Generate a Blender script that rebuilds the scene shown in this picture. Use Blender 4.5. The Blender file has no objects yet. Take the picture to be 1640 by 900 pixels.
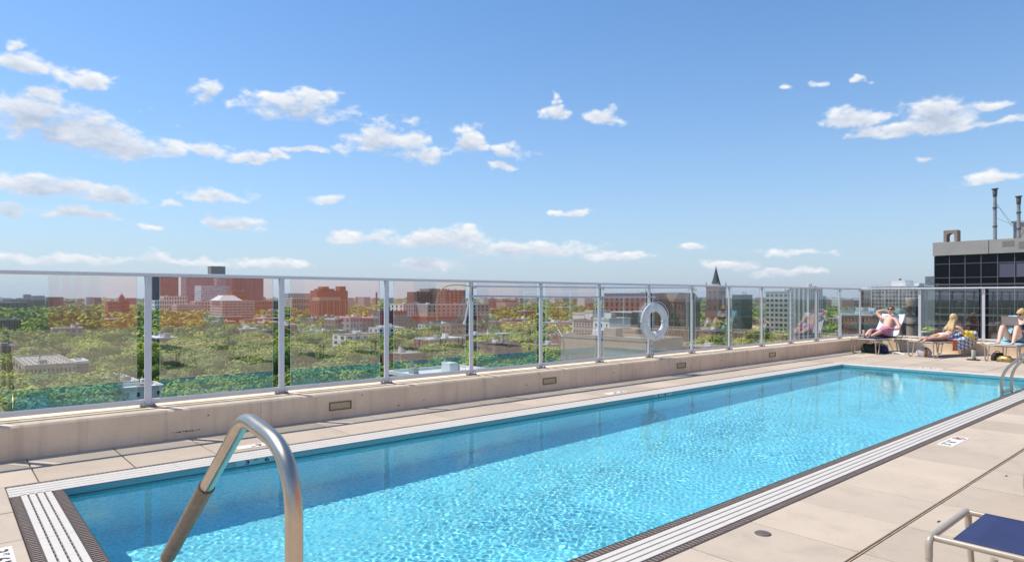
import bpy, math, random
import numpy as np
from mathutils import Vector, Matrix
random.seed(7); rng = np.random.default_rng(7)
PI = math.pi; R = math.radians
scene = bpy.context.scene
C = scene.collection

# ------------------------------------------------------------------ camera
TH, FPX, HOR, CAMH = 0.8524, 1052.2, 475.64, 1.5
SN, CS = math.sin(TH), math.cos(TH)
cam = bpy.data.cameras.new("camera"); camo = bpy.data.objects.new("camera", cam); C.objects.link(camo)
camo.location = (0, 0, CAMH); camo.rotation_euler = (PI/2, 0, TH)
cam.lens = FPX/1640*36; cam.sensor_width = 36; cam.shift_y = (HOR-450)/1640
cam.clip_start = 0.05; cam.clip_end = 60000
scene.camera = camo

# ------------------------------------------------------------------ sky
SUN_EL = R(61.5); SDX, SDY = -0.829, -0.560
SKY_STRENGTH = 0.15; SUN_STRENGTH = 3.5; CLOUD = 5.2; SKYDUST = .3; SKYSAT = 1.1; EXPO = .42
HORCOL = (2.6, 2.98, 3.6, 1); SKYTINT = (.62, .78, .87)
w = bpy.data.worlds.new("World"); scene.world = w; w.use_nodes = True
nt = w.node_tree; nt.nodes.clear()
def nd(t, typ, **kw):
    n = t.nodes.new(typ)
    for k, v in kw.items(): setattr(n, k, v)
    return n
def setin(n, **kw):
    for k, v in kw.items(): n.inputs[k.replace('_', ' ')].default_value = v
def px_dir(px, py):
    a = math.atan((px-820)/FPX); e = math.atan((HOR-py)/math.hypot(FPX, px-820)); return a, e
BLOBS = [(75,160,45,18),(40,195,95,38),(130,213,115,40),(225,236,95,26),(330,242,48,12),
 (30,75,26,10),(40,105,58,19),(125,133,45,15),(328,152,28,18),(480,180,84,24),(505,150,34,11),
 (395,252,28,9),(442,245,16,10),(490,240,40,7),(600,228,66,28),(655,220,34,22),(685,248,32,18),
 (745,232,36,23),(820,247,40,13),(798,266,20,7),(888,184,23,11),(886,158,9,12),(965,187,32,14),
 (1375,190,45,14),(1385,213,20,9),(1505,190,72,26),(1450,210,60,12),(1590,200,60,9),(1595,167,28,9),
 (1265,136,13,6),(1318,134,15,5),(1390,126,12,6),(1590,288,62,13),(1475,252,15,6),
 (65,300,78,18),(185,318,52,16),(130,347,78,11),(8,340,20,13),(345,316,78,13),(372,363,54,11),
 (248,364,24,7),(270,328,25,8),(528,320,32,9),(925,342,32,8),(885,343,15,5),
 (590,385,105,15),(700,388,110,18),(830,402,115,15),(985,413,62,9),(1120,400,26,8),(1170,425,42,8),
 (130,415,170,13),(300,420,110,11),(680,428,52,12),(440,425,70,9),(1270,405,70,7),(1250,437,60,7),
 (-140,170,110,40),(-120,330,90,20),(1800,210,90,30),(1760,330,70,16)]
def vnoise(shape, cx, cy, r):
    """smooth value noise, cx * cy cells over the array (bicubic-like via smoothstep)"""
    h, w_ = shape; g = r.random((cy+2, cx+1)); g[:, -1] = g[:, 0]
    y = np.linspace(0, cy, h, endpoint=False); x = np.linspace(0, cx, w_, endpoint=False)
    yi = y.astype(int); xi = x.astype(int); fy = y-yi; fx = x-xi
    fy = (fy*fy*(3-2*fy))[:, None]; fx = (fx*fx*(3-2*fx))[None, :]
    a = g[yi][:, xi]; b_ = g[yi][:, xi+1]; c = g[yi+1][:, xi]; d = g[yi+1][:, xi+1]
    return ((a*(1-fx)+b_*fx)*(1-fy)+(c*(1-fx)+d*fx)*fy).astype(np.float32)
def cloud_image():
    W_, H_ = 4096, 640; EL = 1.0                    # azimuth all round, elevation 0..1 rad
    r = np.random.default_rng(11)
    az = (np.arange(W_)+.5)/W_*2*PI-PI; el = (np.arange(H_)+.5)/H_*EL
    def fbm(c0, ratio, octs, gain):
        s = 0; a = 1; t_ = 0
        for k in range(octs):
            s = s+a*(vnoise((H_, W_), int(c0*2**k), int(c0*2**k*ratio)+1, r)-.5); t_ += a; a *= gain
        return s/t_*2
    n1 = fbm(200, .30, 5, .66)                      # billows, about 30 px
    n2 = fbm(110, .34, 5, .55); w1 = fbm(150, .24, 4, .6); w2 = fbm(150, .24, 4, .6)
    A, E_ = np.meshgrid(az, el); A = A.astype(np.float32)+w1*.026; E_ = E_.astype(np.float32)+w2*.010
    D = np.full((H_, W_), -2., np.float32)
    blobs = [(*px_dir(cx, cy), rx/FPX*math.cos(px_dir(cx, cy)[0])**2, ry/FPX*math.cos(px_dir(cx, cy)[0])) for cx, cy, rx, ry in BLOBS]
    for _ in range(60):                             # the rest of the sky, behind the camera
        a = r.uniform(.85, 2*PI-.85); a = a-2*PI if a > PI else a; e = r.uniform(.03, .6); k = r.uniform(.03, .10)*(.4+e)
        blobs.append((a, e, k*1.6, k*.5))
    for a, e, rx, ry in blobs:
        rx *= 1.15; ry *= 1.2
        x0 = int((a-rx*2.2+PI)/(2*PI)*W_); x1 = int((a+rx*2.2+PI)/(2*PI)*W_)+1; y0 = max(0, int((e-ry*2.2)/EL*H_)); y1 = int((e+ry*2.2)/EL*H_)+1
        x0 = max(0, x0); x1 = min(W_, x1); y1 = min(H_, y1)
        if x1 <= x0 or y1 <= y0: continue
        dy = (E_[y0:y1, x0:x1]-e)/ry; dy = np.where(dy < 0, dy*1.5, dy*.9)
        q_ = 1-np.sqrt(((A[y0:y1, x0:x1]-a)/rx)**2+dy**2)
        s_ = D[y0:y1, x0:x1]; h_ = np.clip(.5+.5*(q_-s_)/.3, 0, 1)
        D[y0:y1, x0:x1] = s_*(1-h_)+q_*h_+.3*h_*(1-h_)*.5
    d = D+.70*n1+.40*n2
    al = np.clip((d+.02)/.60, 0, 1); al = al*al*(3-2*al)
    th = np.clip(d, 0, 1.2)
    # light falls from above: what lies over a point shades it
    sh = np.zeros(W_, np.float32); col = np.zeros_like(d); dec = math.exp(-1/15.)
    for y in range(H_-1, -1, -1):
        sh = sh*dec+th[y]*.075*(640/H_); col[y] = sh
        sh = .6*sh+.2*(np.roll(sh, 1)+np.roll(sh, -1))
    n3 = fbm(420, .32, 4, .7); lit = np.exp(-2.6*col)+.45*n1*al+.22*n3*al; lit = np.clip(lit, 0, 1.04); al = al*(1-.50*np.clip(1.15-2.2*lit, 0, 1)*(th < .55))
    a_ = np.array([1, 1, 1.]); b_ = np.array([.46, .55, .70])
    img = np.ones((H_, W_, 4), np.float32)
    img[..., :3] = b_+(a_-b_)*lit[..., None]; img[..., 3] = al*.96
    # wisps
    im = bpy.data.images.new('clouds', W_, H_, alpha=True, float_buffer=True)
    im.colorspace_settings.name = 'Non-Color'; im.alpha_mode = 'CHANNEL_PACKED'
    im.pixels.foreach_set(img.ravel()); im.update(); im.pack(); return im, EL
tc = nd(nt, 'ShaderNodeTexCoord')
rot = nd(nt, 'ShaderNodeMapping', vector_type='POINT'); rot.inputs['Rotation'].default_value = (0, 0, -TH)
nt.links.new(tc.outputs['Generated'], rot.inputs['Vector'])
sx = nd(nt, 'ShaderNodeSeparateXYZ'); nt.links.new(rot.outputs[0], sx.inputs[0])
at = nd(nt, 'ShaderNodeMath', operation='ARCTAN2'); nt.links.new(sx.outputs[0], at.inputs[0]); nt.links.new(sx.outputs[1], at.inputs[1])
an = nd(nt, 'ShaderNodeMath', operation='ARCSINE'); nt.links.new(sx.outputs[2], an.inputs[0])
cimg, CEL = cloud_image()
u_ = nd(nt, 'ShaderNodeMath', operation='MULTIPLY_ADD'); u_.inputs[1].default_value = 1/(2*PI); u_.inputs[2].default_value = .5; nt.links.new(at.outputs[0], u_.inputs[0])
v_ = nd(nt, 'ShaderNodeMath', operation='MULTIPLY'); v_.inputs[1].default_value = 1/CEL; nt.links.new(an.outputs[0], v_.inputs[0])
cb = nd(nt, 'ShaderNodeCombineXYZ'); nt.links.new(u_.outputs[0], cb.inputs[0]); nt.links.new(v_.outputs[0], cb.inputs[1])
ti = nd(nt, 'ShaderNodeTexImage', image=cimg, interpolation='Linear', extension='CLIP'); nt.links.new(cb.outputs[0], ti.inputs['Vector'])
csc = nd(nt, 'ShaderNodeVectorMath', operation='SCALE'); csc.inputs['Scale'].default_value = CLOUD; nt.links.new(ti.outputs['Color'], csc.inputs[0])
sky = nd(nt, 'ShaderNodeTexSky', sky_type='NISHITA', sun_disc=False)
sky.sun_elevation = SUN_EL; sky.sun_rotation = math.atan2(SDX, SDY)
sky.altitude = 50; sky.air_density = 1.0; sky.dust_density = SKYDUST; sky.ozone_density = 3.0
hz0 = nd(nt, 'ShaderNodeHueSaturation'); setin(hz0, Saturation=SKYSAT, Value=1.0)
nt.links.new(sky.outputs[0], hz0.inputs['Color'])
hz = nd(nt, 'ShaderNodeVectorMath', operation='MULTIPLY'); hz.inputs[1].default_value = SKYTINT
nt.links.new(hz0.outputs[0], hz.inputs[0])
# pale air near the horizon
he = nd(nt, 'ShaderNodeMath', operation='ABSOLUTE'); nt.links.new(an.outputs[0], he.inputs[0])
hm = nd(nt, 'ShaderNodeMath', operation='MULTIPLY'); hm.inputs[1].default_value = -1/.16; nt.links.new(he.outputs[0], hm.inputs[0])
hx = nd(nt, 'ShaderNodeMath', operation='EXPONENT'); nt.links.new(hm.outputs[0], hx.inputs[0])
hf = nd(nt, 'ShaderNodeMath', operation='MULTIPLY'); hf.inputs[1].default_value = .92; nt.links.new(hx.outputs[0], hf.inputs[0])
hmix = nd(nt, 'ShaderNodeMix', data_type='RGBA'); hmix.inputs['B'].default_value = HORCOL
nt.links.new(hf.outputs[0], hmix.inputs['Factor']); nt.links.new(hz.outputs[0], hmix.inputs['A'])
mx = nd(nt, 'ShaderNodeMix', data_type='RGBA')
nt.links.new(ti.outputs['Alpha'], mx.inputs['Factor']); nt.links.new(hmix.outputs['Result'], mx.inputs['A']); nt.links.new(csc.outputs[0], mx.inputs['B'])
bg = nd(nt, 'ShaderNodeBackground'); bg.inputs['Strength'].default_value = SKY_STRENGTH
nt.links.new(mx.outputs['Result'], bg.inputs['Color'])
wo = nd(nt, 'ShaderNodeOutputWorld'); nt.links.new(bg.outputs[0], wo.inputs['Surface'])

# ------------------------------------------------------------------ sun
sl = bpy.data.lights.new("sun", 'SUN'); so = bpy.data.objects.new("sun", sl); C.objects.link(so)
sl.energy = SUN_STRENGTH; sl.angle = R(.53); sl.color = (1, .935, .84)
sd = Vector((SDX*math.cos(SUN_EL), SDY*math.cos(SUN_EL), math.sin(SUN_EL)))
so.rotation_euler = sd.to_track_quat('Z', 'Y').to_euler()
sl.cycles.is_caustics_light = True

vs = scene.view_settings
scene.display_settings.display_device = 'sRGB'
vs.view_transform = 'Standard'; vs.look = 'None'; vs.exposure = EXPO; vs.gamma = 1.0; vs.use_curve_mapping = False
cy = scene.cycles
cy.use_denoising = True; cy.max_bounces = 10; cy.transmission_bounces = 8; cy.transparent_max_bounces = 24
cy.diffuse_bounces = 5; cy.glossy_bounces = 5; cy.caustics_reflective = False; cy.caustics_refractive = True
cy.blur_glossy = 0.5; cy.sample_clamp_indirect = 6.0; cy.volume_bounces = 0

# ------------------------------------------------------------------ helpers
def ray(px):
    l = (px-820)/FPX; return (-SN+CS*l, CS+SN*l)
def P(px, d):
    x, y = ray(px); return x*d, y*d
def zat(py, d): return CAMH+(HOR-py)*d/FPX

_m = {}
def mat(name, col=(.5,.5,.5), rough=.6, metal=0., spec=.5, noise=0., nscale=20., bump=0., bscale=60., col2=None, coord='Object', rand=0., detail=6., **kw):
    """plain principled material with a noise mottling and a bump"""
    if name in _m: return _m[name]
    m = bpy.data.materials.new(name); _m[name] = m; m.use_nodes = True
    t = m.node_tree; b = t.nodes['Principled BSDF']
    b.inputs['Base Color'].default_value = (*col, 1); b.inputs['Roughness'].default_value = rough
    b.inputs['Metallic'].default_value = metal; b.inputs['Specular IOR Level'].default_value = spec
    for k, v in kw.items(): b.inputs[k.replace('_', ' ')].default_value = v
    out = None
    if noise or bump or rand: tcn = nd(t, 'ShaderNodeTexCoord')
    if noise:
        n = nd(t, 'ShaderNodeTexNoise'); setin(n, Scale=nscale, Detail=detail, Roughness=.65); t.links.new(tcn.outputs[coord], n.inputs['Vector'])
        mr = nd(t, 'ShaderNodeMapRange'); setin(mr, From_Min=.3, From_Max=.7, To_Min=0, To_Max=1); t.links.new(n.outputs[0], mr.inputs['Value'])
        c = nd(t, 'ShaderNodeMix', data_type='RGBA')
        c.inputs['A'].default_value = (*[v*(1-noise) for v in col], 1)
        c.inputs['B'].default_value = (*(col2 or [min(1, v*(1+noise)) for v in col]), 1)
        t.links.new(mr.outputs[0], c.inputs['Factor']); out = c.outputs['Result']
    if rand:
        oi = nd(t, 'ShaderNodeObjectInfo'); h = nd(t, 'ShaderNodeHueSaturation')
        mr = nd(t, 'ShaderNodeMapRange'); setin(mr, To_Min=1-rand, To_Max=1+rand); t.links.new(oi.outputs['Random'], mr.inputs['Value'])
        t.links.new(mr.outputs[0], h.inputs['Value'])
        if out: t.links.new(out, h.inputs['Color'])
        else: h.inputs['Color'].default_value = (*col, 1)
        out = h.outputs[0]
    if out: t.links.new(out, b.inputs['Base Color'])
    if bump:
        n = nd(t, 'ShaderNodeTexNoise'); setin(n, Scale=bscale, Detail=4.); t.links.new(tcn.outputs[coord], n.inputs['Vector'])
        bp = nd(t, 'ShaderNodeBump'); setin(bp, Strength=bump, Distance=.01); t.links.new(n.outputs[0], bp.inputs['Height']); t.links.new(bp.outputs[0], b.inputs['Normal'])
    return m

class MB:
    """collects shapes into one mesh"""
    def __init__(s): s.v = []; s.f = []; s.mi = []; s.cur = 0; s.smooth = []
    def add(s, vs_, fs, sm=False):
        o = len(s.v); s.v += [tuple(p) for p in vs_]; s.f += [tuple(i+o for i in f) for f in fs]
        s.mi += [s.cur]*len(fs); s.smooth += [sm]*len(fs); return s
    def box(s, x0, y0, z0, x1, y1, z1, bev=0):
        if bev:
            b = bev
            vs_ = []
            for z, i in ((z0, b), (z0+b, 0), (z1-b, 0), (z1, b)):
                for (x, y) in ((x0+i, y0+i), (x1-i, y0+i), (x1-i, y1-i), (x0+i, y1-i)): vs_.append((x, y, z))
            fs = [(3,2,1,0), (12,13,14,15)]
            for k in range(3):
                for j in range(4): fs.append((k*4+j, k*4+(j+1)%4, k*4+4+(j+1)%4, k*4+4+j))
            return s.add(vs_, fs)
        return s.add([(x0,y0,z0),(x1,y0,z0),(x1,y1,z0),(x0,y1,z0),(x0,y0,z1),(x1,y0,z1),(x1,y1,z1),(x0,y1,z1)],
                     [(3,2,1,0),(4,5,6,7),(0,1,5,4),(1,2,6,5),(2,3,7,6),(3,0,4,7)])
    def obox(s, c, ax, ay, az):
        c, ax, ay, az = map(Vector, (c, ax, ay, az))
        vs_ = [c+sx_*ax+sy_*ay+sz_*az for sz_ in (-1, 1) for sx_, sy_ in ((-1,-1),(1,-1),(1,1),(-1,1))]
        return s.add(vs_, [(3,2,1,0),(4,5,6,7),(0,1,5,4),(1,2,6,5),(2,3,7,6),(3,0,4,7)])
    def tube(s, pts, r, n=12, caps=True, closed=False, flat=1.0):
        pts = [Vector(p) for p in pts]; N = len(pts)
        rr = r if isinstance(r, (list, tuple)) else [r]*N
        T = []
        for i in range(N):
            a = pts[(i-1) % N] if (closed or i > 0) else pts[i]; b = pts[(i+1) % N] if (closed or i < N-1) else pts[i]
            T.append((b-a).normalized())
        u = T[0].orthogonal().normalized()
        if abs(T[0].z) < .9: u = T[0].cross(Vector((0,0,1))).normalized()
        vs_ = []
        for i in range(N):
            if i: u = (u - T[i]*u.dot(T[i])).normalized()
            v = T[i].cross(u)
            for k in range(n):
                a = 2*PI*k/n; vs_.append(pts[i]+(u*math.cos(a)+v*math.sin(a)*flat)*rr[i])
        fs = []
        for i in range(N if closed else N-1):
            j = (i+1) % N
            for k in range(n): fs.append((i*n+k, i*n+(k+1) % n, j*n+(k+1) % n, j*n+k))
        s.add(vs_, fs, True)
        if caps and not closed:
            s.add(vs_[:n], [tuple(range(n-1, -1, -1))]); s.add(vs_[-n:], [tuple(range(n))])
        return s
    def lathe(s, prof, c=(0,0,0), n=20, sm=True):
        vs_ = [(c[0]+r*math.cos(2*PI*k/n), c[1]+r*math.sin(2*PI*k/n), c[2]+z) for r, z in prof for k in range(n)]
        fs = [(i*n+k, i*n+(k+1) % n, (i+1)*n+(k+1) % n, (i+1)*n+k) for i in range(len(prof)-1) for k in range(n)]
        s.add(vs_, fs, sm)
        if prof[0][0] > 1e-4: s.add(vs_[:n], [tuple(range(n-1,-1,-1))])
        if prof[-1][0] > 1e-4: s.add(vs_[-n:], [tuple(range(n))])
        return s
    def ell(s, c, r, nu=12, nv=8, rot=None):
        c = Vector(c); vs_ = []; fs = []
        for j in range(nv+1):
            ph = PI*j/nv
            for i in range(nu):
                th = 2*PI*i/nu; p = Vector((r[0]*math.sin(ph)*math.cos(th), r[1]*math.sin(ph)*math.sin(th), r[2]*math.cos(ph)))
                if rot is not None: p = rot @ p
                vs_.append(c+p)
        for j in range(nv):
            for i in range(nu): fs.append((j*nu+i, (j+1)*nu+i, (j+1)*nu+(i+1) % nu, j*nu+(i+1) % nu))
        return s.add(vs_, fs, True)
    def build(s, name, mats, parent=None, loc=None):
        me = bpy.data.meshes.new(name); me.from_pydata(s.v, [], s.f)
        if not isinstance(mats, (list, tuple)): mats = [mats]
        for m in mats: me.materials.append(m)
        me.polygons.foreach_set('material_index', s.mi); me.polygons.foreach_set('use_smooth', s.smooth)
        me.validate(); me.update()
        o = bpy.data.objects.new(name, me); C.objects.link(o)
        if parent: o.parent = parent
        if loc is not None: o.location = loc
        return o
def tag(o, label=None, cat=None, group=None, kind=None):
    if label: o['label'] = label
    if cat: o['category'] = cat
    if group: o['group'] = group
    if kind: o['kind'] = kind
    return o
def empty(name, loc=(0,0,0), label=None, cat=None, group=None, rz=0):
    o = bpy.data.objects.new(name, None); C.objects.link(o); o.location = loc; o.rotation_euler = (0, 0, rz)
    o.empty_display_size = .2
    return tag(o, label, cat, group)
def copy_tree(o, parent=None):
    c = o.copy(); C.objects.link(c); c.parent = parent
    if parent is not None: c.matrix_parent_inverse = o.matrix_parent_inverse
    for ch in list(KIDS.get(o.name, [])) or [x for x in o.children]: copy_tree(ch, c)
    return c
KIDS = {}
def arc(c, r, a0, a1, n, ax1, ax2):
    c, ax1, ax2 = Vector(c), Vector(ax1), Vector(ax2)
    return [c+ax1*r*math.cos(a0+(a1-a0)*i/n)+ax2*r*math.sin(a0+(a1-a0)*i/n) for i in range(n+1)]
def fillet(pts, r, n=6):
    pts = [Vector(p) for p in pts]; out = [pts[0]]
    for i in range(1, len(pts)-1):
        a, b, c = pts[i-1], pts[i], pts[i+1]
        rr = r[i-1] if isinstance(r, (list, tuple)) else r
        u = (a-b); v = (c-b); rr = min(rr, u.length*.49, v.length*.49); u.normalize(); v.normalize()
        p0 = b+u*rr; p1 = b+v*rr
        for k in range(n+1):
            t = k/n; out.append(p0*(1-t)**2+b*2*t*(1-t)+p1*t*t)
    out.append(pts[-1]); return out

# ================================================================== pool terrace
XA, XB, YN, YF = -6.169, -2.6135, .7436, 15.1715      # pool inner edges
XLO, XRO, YNO, YFO = -6.5405, -2.2593, .403, 15.545   # outer edges of the gutter
PXF, FENX = -7.57, -7.90                              # parapet face, fence line
FARY, FFY = 20.35, 20.68
DECK_E = 9.5; DECK_S = -7.0
WZ = -.058; DEPTH = 1.10

def paver_mat():
    m = bpy.data.materials.new('paver_concrete'); m.use_nodes = True; t = m.node_tree; b = t.nodes['Principled BSDF']
    tcn = nd(t, 'ShaderNodeTexCoord'); ge = nd(t, 'ShaderNodeNewGeometry')
    n1 = nd(t, 'ShaderNodeTexNoise'); setin(n1, Scale=1.1, Detail=6., Roughness=.6); t.links.new(tcn.outputs['Object'], n1.inputs['Vector'])
    n2 = nd(t, 'ShaderNodeTexNoise'); setin(n2, Scale=150., Detail=3., Roughness=.8); t.links.new(tcn.outputs['Object'], n2.inputs['Vector'])
    vo = nd(t, 'ShaderNodeTexVoronoi'); setin(vo, Scale=85.); t.links.new(tcn.outputs['Object'], vo.inputs['Vector'])
    mr = nd(t, 'ShaderNodeMapRange'); setin(mr, To_Min=.87, To_Max=1.05); t.links.new(ge.outputs['Random Per Island'], mr.inputs['Value'])
    mr1 = nd(t, 'ShaderNodeMapRange'); setin(mr1, From_Min=.3, From_Max=.7, To_Min=.90, To_Max=1.06); t.links.new(n1.outputs[0], mr1.inputs['Value'])
    mr2 = nd(t, 'ShaderNodeMapRange'); setin(mr2, From_Min=.3, From_Max=.7, To_Min=.84, To_Max=1.12); t.links.new(n2.outputs[0], mr2.inputs['Value'])
    sp = nd(t, 'ShaderNodeMapRange'); setin(sp, From_Min=.06, From_Max=.14, To_Min=.72, To_Max=1.0); t.links.new(vo.outputs['Distance'], sp.inputs['Value'])
    a = nd(t, 'ShaderNodeMath', operation='MULTIPLY'); t.links.new(mr.outputs[0], a.inputs[0]); t.links.new(mr1.outputs[0], a.inputs[1])
    a2 = nd(t, 'ShaderNodeMath', operation='MULTIPLY'); t.links.new(a.outputs[0], a2.inputs[0]); t.links.new(mr2.outputs[0], a2.inputs[1])
    a3 = nd(t, 'ShaderNodeMath', operation='MULTIPLY'); t.links.new(a2.outputs[0], a3.inputs[0]); t.links.new(sp.outputs[0], a3.inputs[1])
    # broad faint water stains
    n3 = nd(t, 'ShaderNodeTexNoise'); setin(n3, Scale=3.3, Detail=8., Roughness=.7, Distortion=.6); t.links.new(tcn.outputs['Object'], n3.inputs['Vector'])
    st = nd(t, 'ShaderNodeMapRange'); setin(st, From_Min=.52, From_Max=.68, To_Min=1., To_Max=.89); t.links.new(n3.outputs[0], st.inputs['Value'])
    a4 = nd(t, 'ShaderNodeMath', operation='MULTIPLY'); t.links.new(a3.outputs[0], a4.inputs[0]); t.links.new(st.outputs[0], a4.inputs[1])
    c = nd(t, 'ShaderNodeVectorMath', operation='SCALE'); c.inputs[0].default_value = (.575, .468, .358); t.links.new(a4.outputs[0], c.inputs['Scale'])
    t.links.new(c.outputs[0], b.inputs['Base Color']); b.inputs['Roughness'].default_value = .85; b.inputs['Specular IOR Level'].default_value = .25
    bp = nd(t, 'ShaderNodeBump'); setin(bp, Strength=.25, Distance=.003); t.links.new(n2.outputs[0], bp.inputs['Height']); t.links.new(bp.outputs[0], b.inputs['Normal'])
    return m
M_pav = paver_mat()
M_joint = mat('joint_sand', (.16,.115,.08), .9, noise=.3, nscale=30)
M_caulk = mat('joint_caulk', (.46,.34,.22), .7, noise=.2, nscale=12)
M_white = mat('grate_white', (.66,.605,.52), .45, noise=.05, nscale=9)
M_slot = mat('gutter_trough', (.035,.028,.022), .8)
M_strip = mat('ribbed_strip_base', (.075,.055,.045), .7, noise=.3, nscale=40)
M_rib = mat('strip_rib', (.22,.165,.13), .6, noise=.25, nscale=25)
M_conc = mat('parapet_concrete', (.52,.42,.345), .85, noise=.10, nscale=3.0, bump=.25, bscale=45)
M_cap = mat('parapet_top', (.66,.58,.50), .8, noise=.09, nscale=9, bump=.15, bscale=60)
M_alu = mat('painted_aluminium', (.72,.725,.735), .38, metal=.0, noise=.04, nscale=8)
M_steel = mat('stainless_steel', (.55,.47,.38), .33, metal=1., noise=.12, nscale=7, bump=.05, bscale=25)
M_bolt = mat('galvanised_bolt', (.32,.30,.27), .5, metal=.7)

# building slab below the terrace
o = MB().box(-8.15, DECK_S, -4.0, DECK_E+12, FFY+.2, -1.35).build('roof_slab', mat('slab_concrete', (.3,.28,.26), .9)); tag(o, kind='structure')
b = MB()
for a in ((PXF-.4, DECK_S, XLO, FFY), (XRO, DECK_S, DECK_E+12, FFY), (XLO, DECK_S, XRO, YNO), (XLO, YFO, XRO, FFY)):
    b.box(a[0], a[1], -1.3, a[2], a[3], -.014)
o = b.build('deck_bed', M_joint); tag(o, kind='structure')

# pavers
pav = MB(); G = .005
ylines = [.62+.694*k for k in range(-11, 31)]
ylines = [y for y in ylines if y > DECK_S]+[FARY+.02]
ylines = [y for y in ylines if y <= FARY+.03]
def paver(x0, x1, y0, y1, g=G):
    if x1-x0 < .05 or y1-y0 < .05: return
    pav.box(x0+g, y0+g, -.012, x1-g, y1-g, random.uniform(-.0008, .0008), bev=.003)
def strip(x0, x1, yl, gx=G):
    for a, c in zip(yl, yl[1:]): paver(x0, x1, a, c)
strip(PXF, -7.14, ylines); strip(-7.132, XLO, ylines)
xr = [XRO, -1.562]; strip(xr[0], xr[1], ylines)
xs = [-1.548+.694*k for k in range(0, 17)]
for a, c in zip(xs, xs[1:]): strip(a, c, ylines)
xn = [XLO, -6.44+.69*1, -6.44+.69*2, -6.44+.69*3, -6.44+.69*4, -6.44+.69*5, XRO]
yn = [YNO-.694*k for k in range(10, -1, -1)]
for a, c in zip(xn, xn[1:]): strip(a, c, yn)
yf = [YFO]+[y for y in ylines if y > YFO+.2]
xf = [XLO+(XRO-XLO)/6*k for k in range(7)]
for a, c in zip(xf, xf[1:]): strip(a, c, yf)
tag(pav.build('deck', M_pav), kind='structure')
b = MB().box(-1.5585, DECK_S, -.013, -1.5515, FARY, -.0035)
tag(b.build('deck_joint', M_caulk), kind='structure')

# gutter --------------------------------------------------------------
gr = MB(); st = MB(); rb = MB(); tr = MB()
def gutter(side, outer, inner, a0, a1, w_out, w_in, nsl):
    """outer/inner are the coordinate across the edge, a0..a1 runs along it"""
    sg = 1 if inner > outer else -1
    ww = abs(inner-outer)
    def bx(mb, c0, c1, b0, b1, z0, z1, bev=0):
        lo, hi = sorted((outer+sg*c0, outer+sg*c1))
        if side == 'Y': mb.box(lo, b0, z0, hi, b1, z1, bev)
        else: mb.box(b0, lo, z0, b1, hi, z1, bev)
    bx(tr, 0.002, ww-.006, a0, a1, -.20, -.05)
    bx(st, .002, w_out, a0, a1, -.049, -.004)
    if w_in: bx(st, ww-w_in, ww-.004, a0, a1, -.049, -.006)
    n = int((a1-a0)/.036)
    for i in range(n):
        p = a0+.018+i*(a1-a0-.02)/n
        bx(rb, .012, w_out-.010, p, p+.018, -.0045, -.0005)
        if w_in > .05: bx(rb, ww-w_in+.010, ww-.014, p, p+.017, -.0065, -.001)
    g0, g1 = w_out+.003, ww-(w_in or .012)-.003
    if not w_in: bx(st, ww-.012, ww-.004, a0, a1, -.049, -.003)
    sw = (g1-g0-.012*(nsl-1))/nsl
    for k in range(nsl):
        c0 = g0+k*(sw+.012)
        # slats in lengths of 1.2 m, as separate grate sections
        q = a0
        while q < a1-.05:
            e = min(q+1.2, a1); bx(gr, c0, c0+sw, q+.0015, e-.0015, -.03, 0.001, .0015); q = e
        if k:
            m = int((a1-a0)/.075)
            for i in range(m):
                p = a0+.03+i*.075; bx(gr, c0-.0118, c0-.0002, p, p+.006, -.03, -.006)
gutter('Y', XLO, XA, YNO, YFO, .05, 0, 4)
gutter('Y', XRO, XB, YNO, YFO, .066, .078, 4)
gutter('X', YNO, YN, XLO+.335, XRO-.285, .066, .078, 4)
gutter('X', YFO, YF, XLO+.335, XRO-.285, .05, 0, 4)
# outer ribbed strip closes the two near corners
o = tr.build('gutter_trough', M_slot); tag(o, kind='structure')
o = gr.build('gutter_grating', M_white); tag(o, kind='structure')
o = st.build('gutter_edge_strip', M_strip); tag(o, kind='structure')
o = rb.build('gutter_edge_ribs', M_rib); tag(o, kind='structure')

# pool shell ----------------------------------------------------------
def plaster_mat():
    m = bpy.data.materials.new('pool_plaster'); m.use_nodes = True; t = m.node_tree; b = t.nodes['Principled BSDF']
    tcn = nd(t, 'ShaderNodeTexCoord')
    vo = nd(t, 'ShaderNodeTexVoronoi'); setin(vo, Scale=52.); t.links.new(tcn.outputs['Object'], vo.inputs['Vector'])
    cr = nd(t, 'ShaderNodeValToRGB'); sep = nd(t, 'ShaderNodeSeparateColor'); t.links.new(vo.outputs['Color'], sep.inputs[0]); t.links.new(sep.outputs[0], cr.inputs[0])
    e = cr.color_ramp.elements; e[0].position = 0; e[0].color = (.28,.72,.85,1); e[1].position = 1; e[1].color = (.92,.96,.93,1)
    x = e.new(.12); x.color = (.42,.78,.86,1); x = e.new(.4); x.color = (.58,.88,.92,1); x = e.new(.85); x.color = (.74,.92,.93,1); cr.color_ramp.interpolation = 'CONSTANT'
    n = nd(t, 'ShaderNodeTexNoise'); setin(n, Scale=1.6, Detail=4.); t.links.new(tcn.outputs['Object'], n.inputs['Vector'])
    mr = nd(t, 'ShaderNodeMapRange'); setin(mr, From_Min=.3, From_Max=.7, To_Min=.9, To_Max=1.08); t.links.new(n.outputs[0], mr.inputs['Value'])
    c = nd(t, 'ShaderNodeVectorMath', operation='SCALE'); t.links.new(cr.outputs[0], c.inputs[0]); t.links.new(mr.outputs[0], c.inputs['Scale'])
    t.links.new(c.outputs[0], b.inputs['Base Color']); b.inputs['Roughness'].default_value = .7; b.inputs['Specular IOR Level'].default_value = 0
    return m
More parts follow.
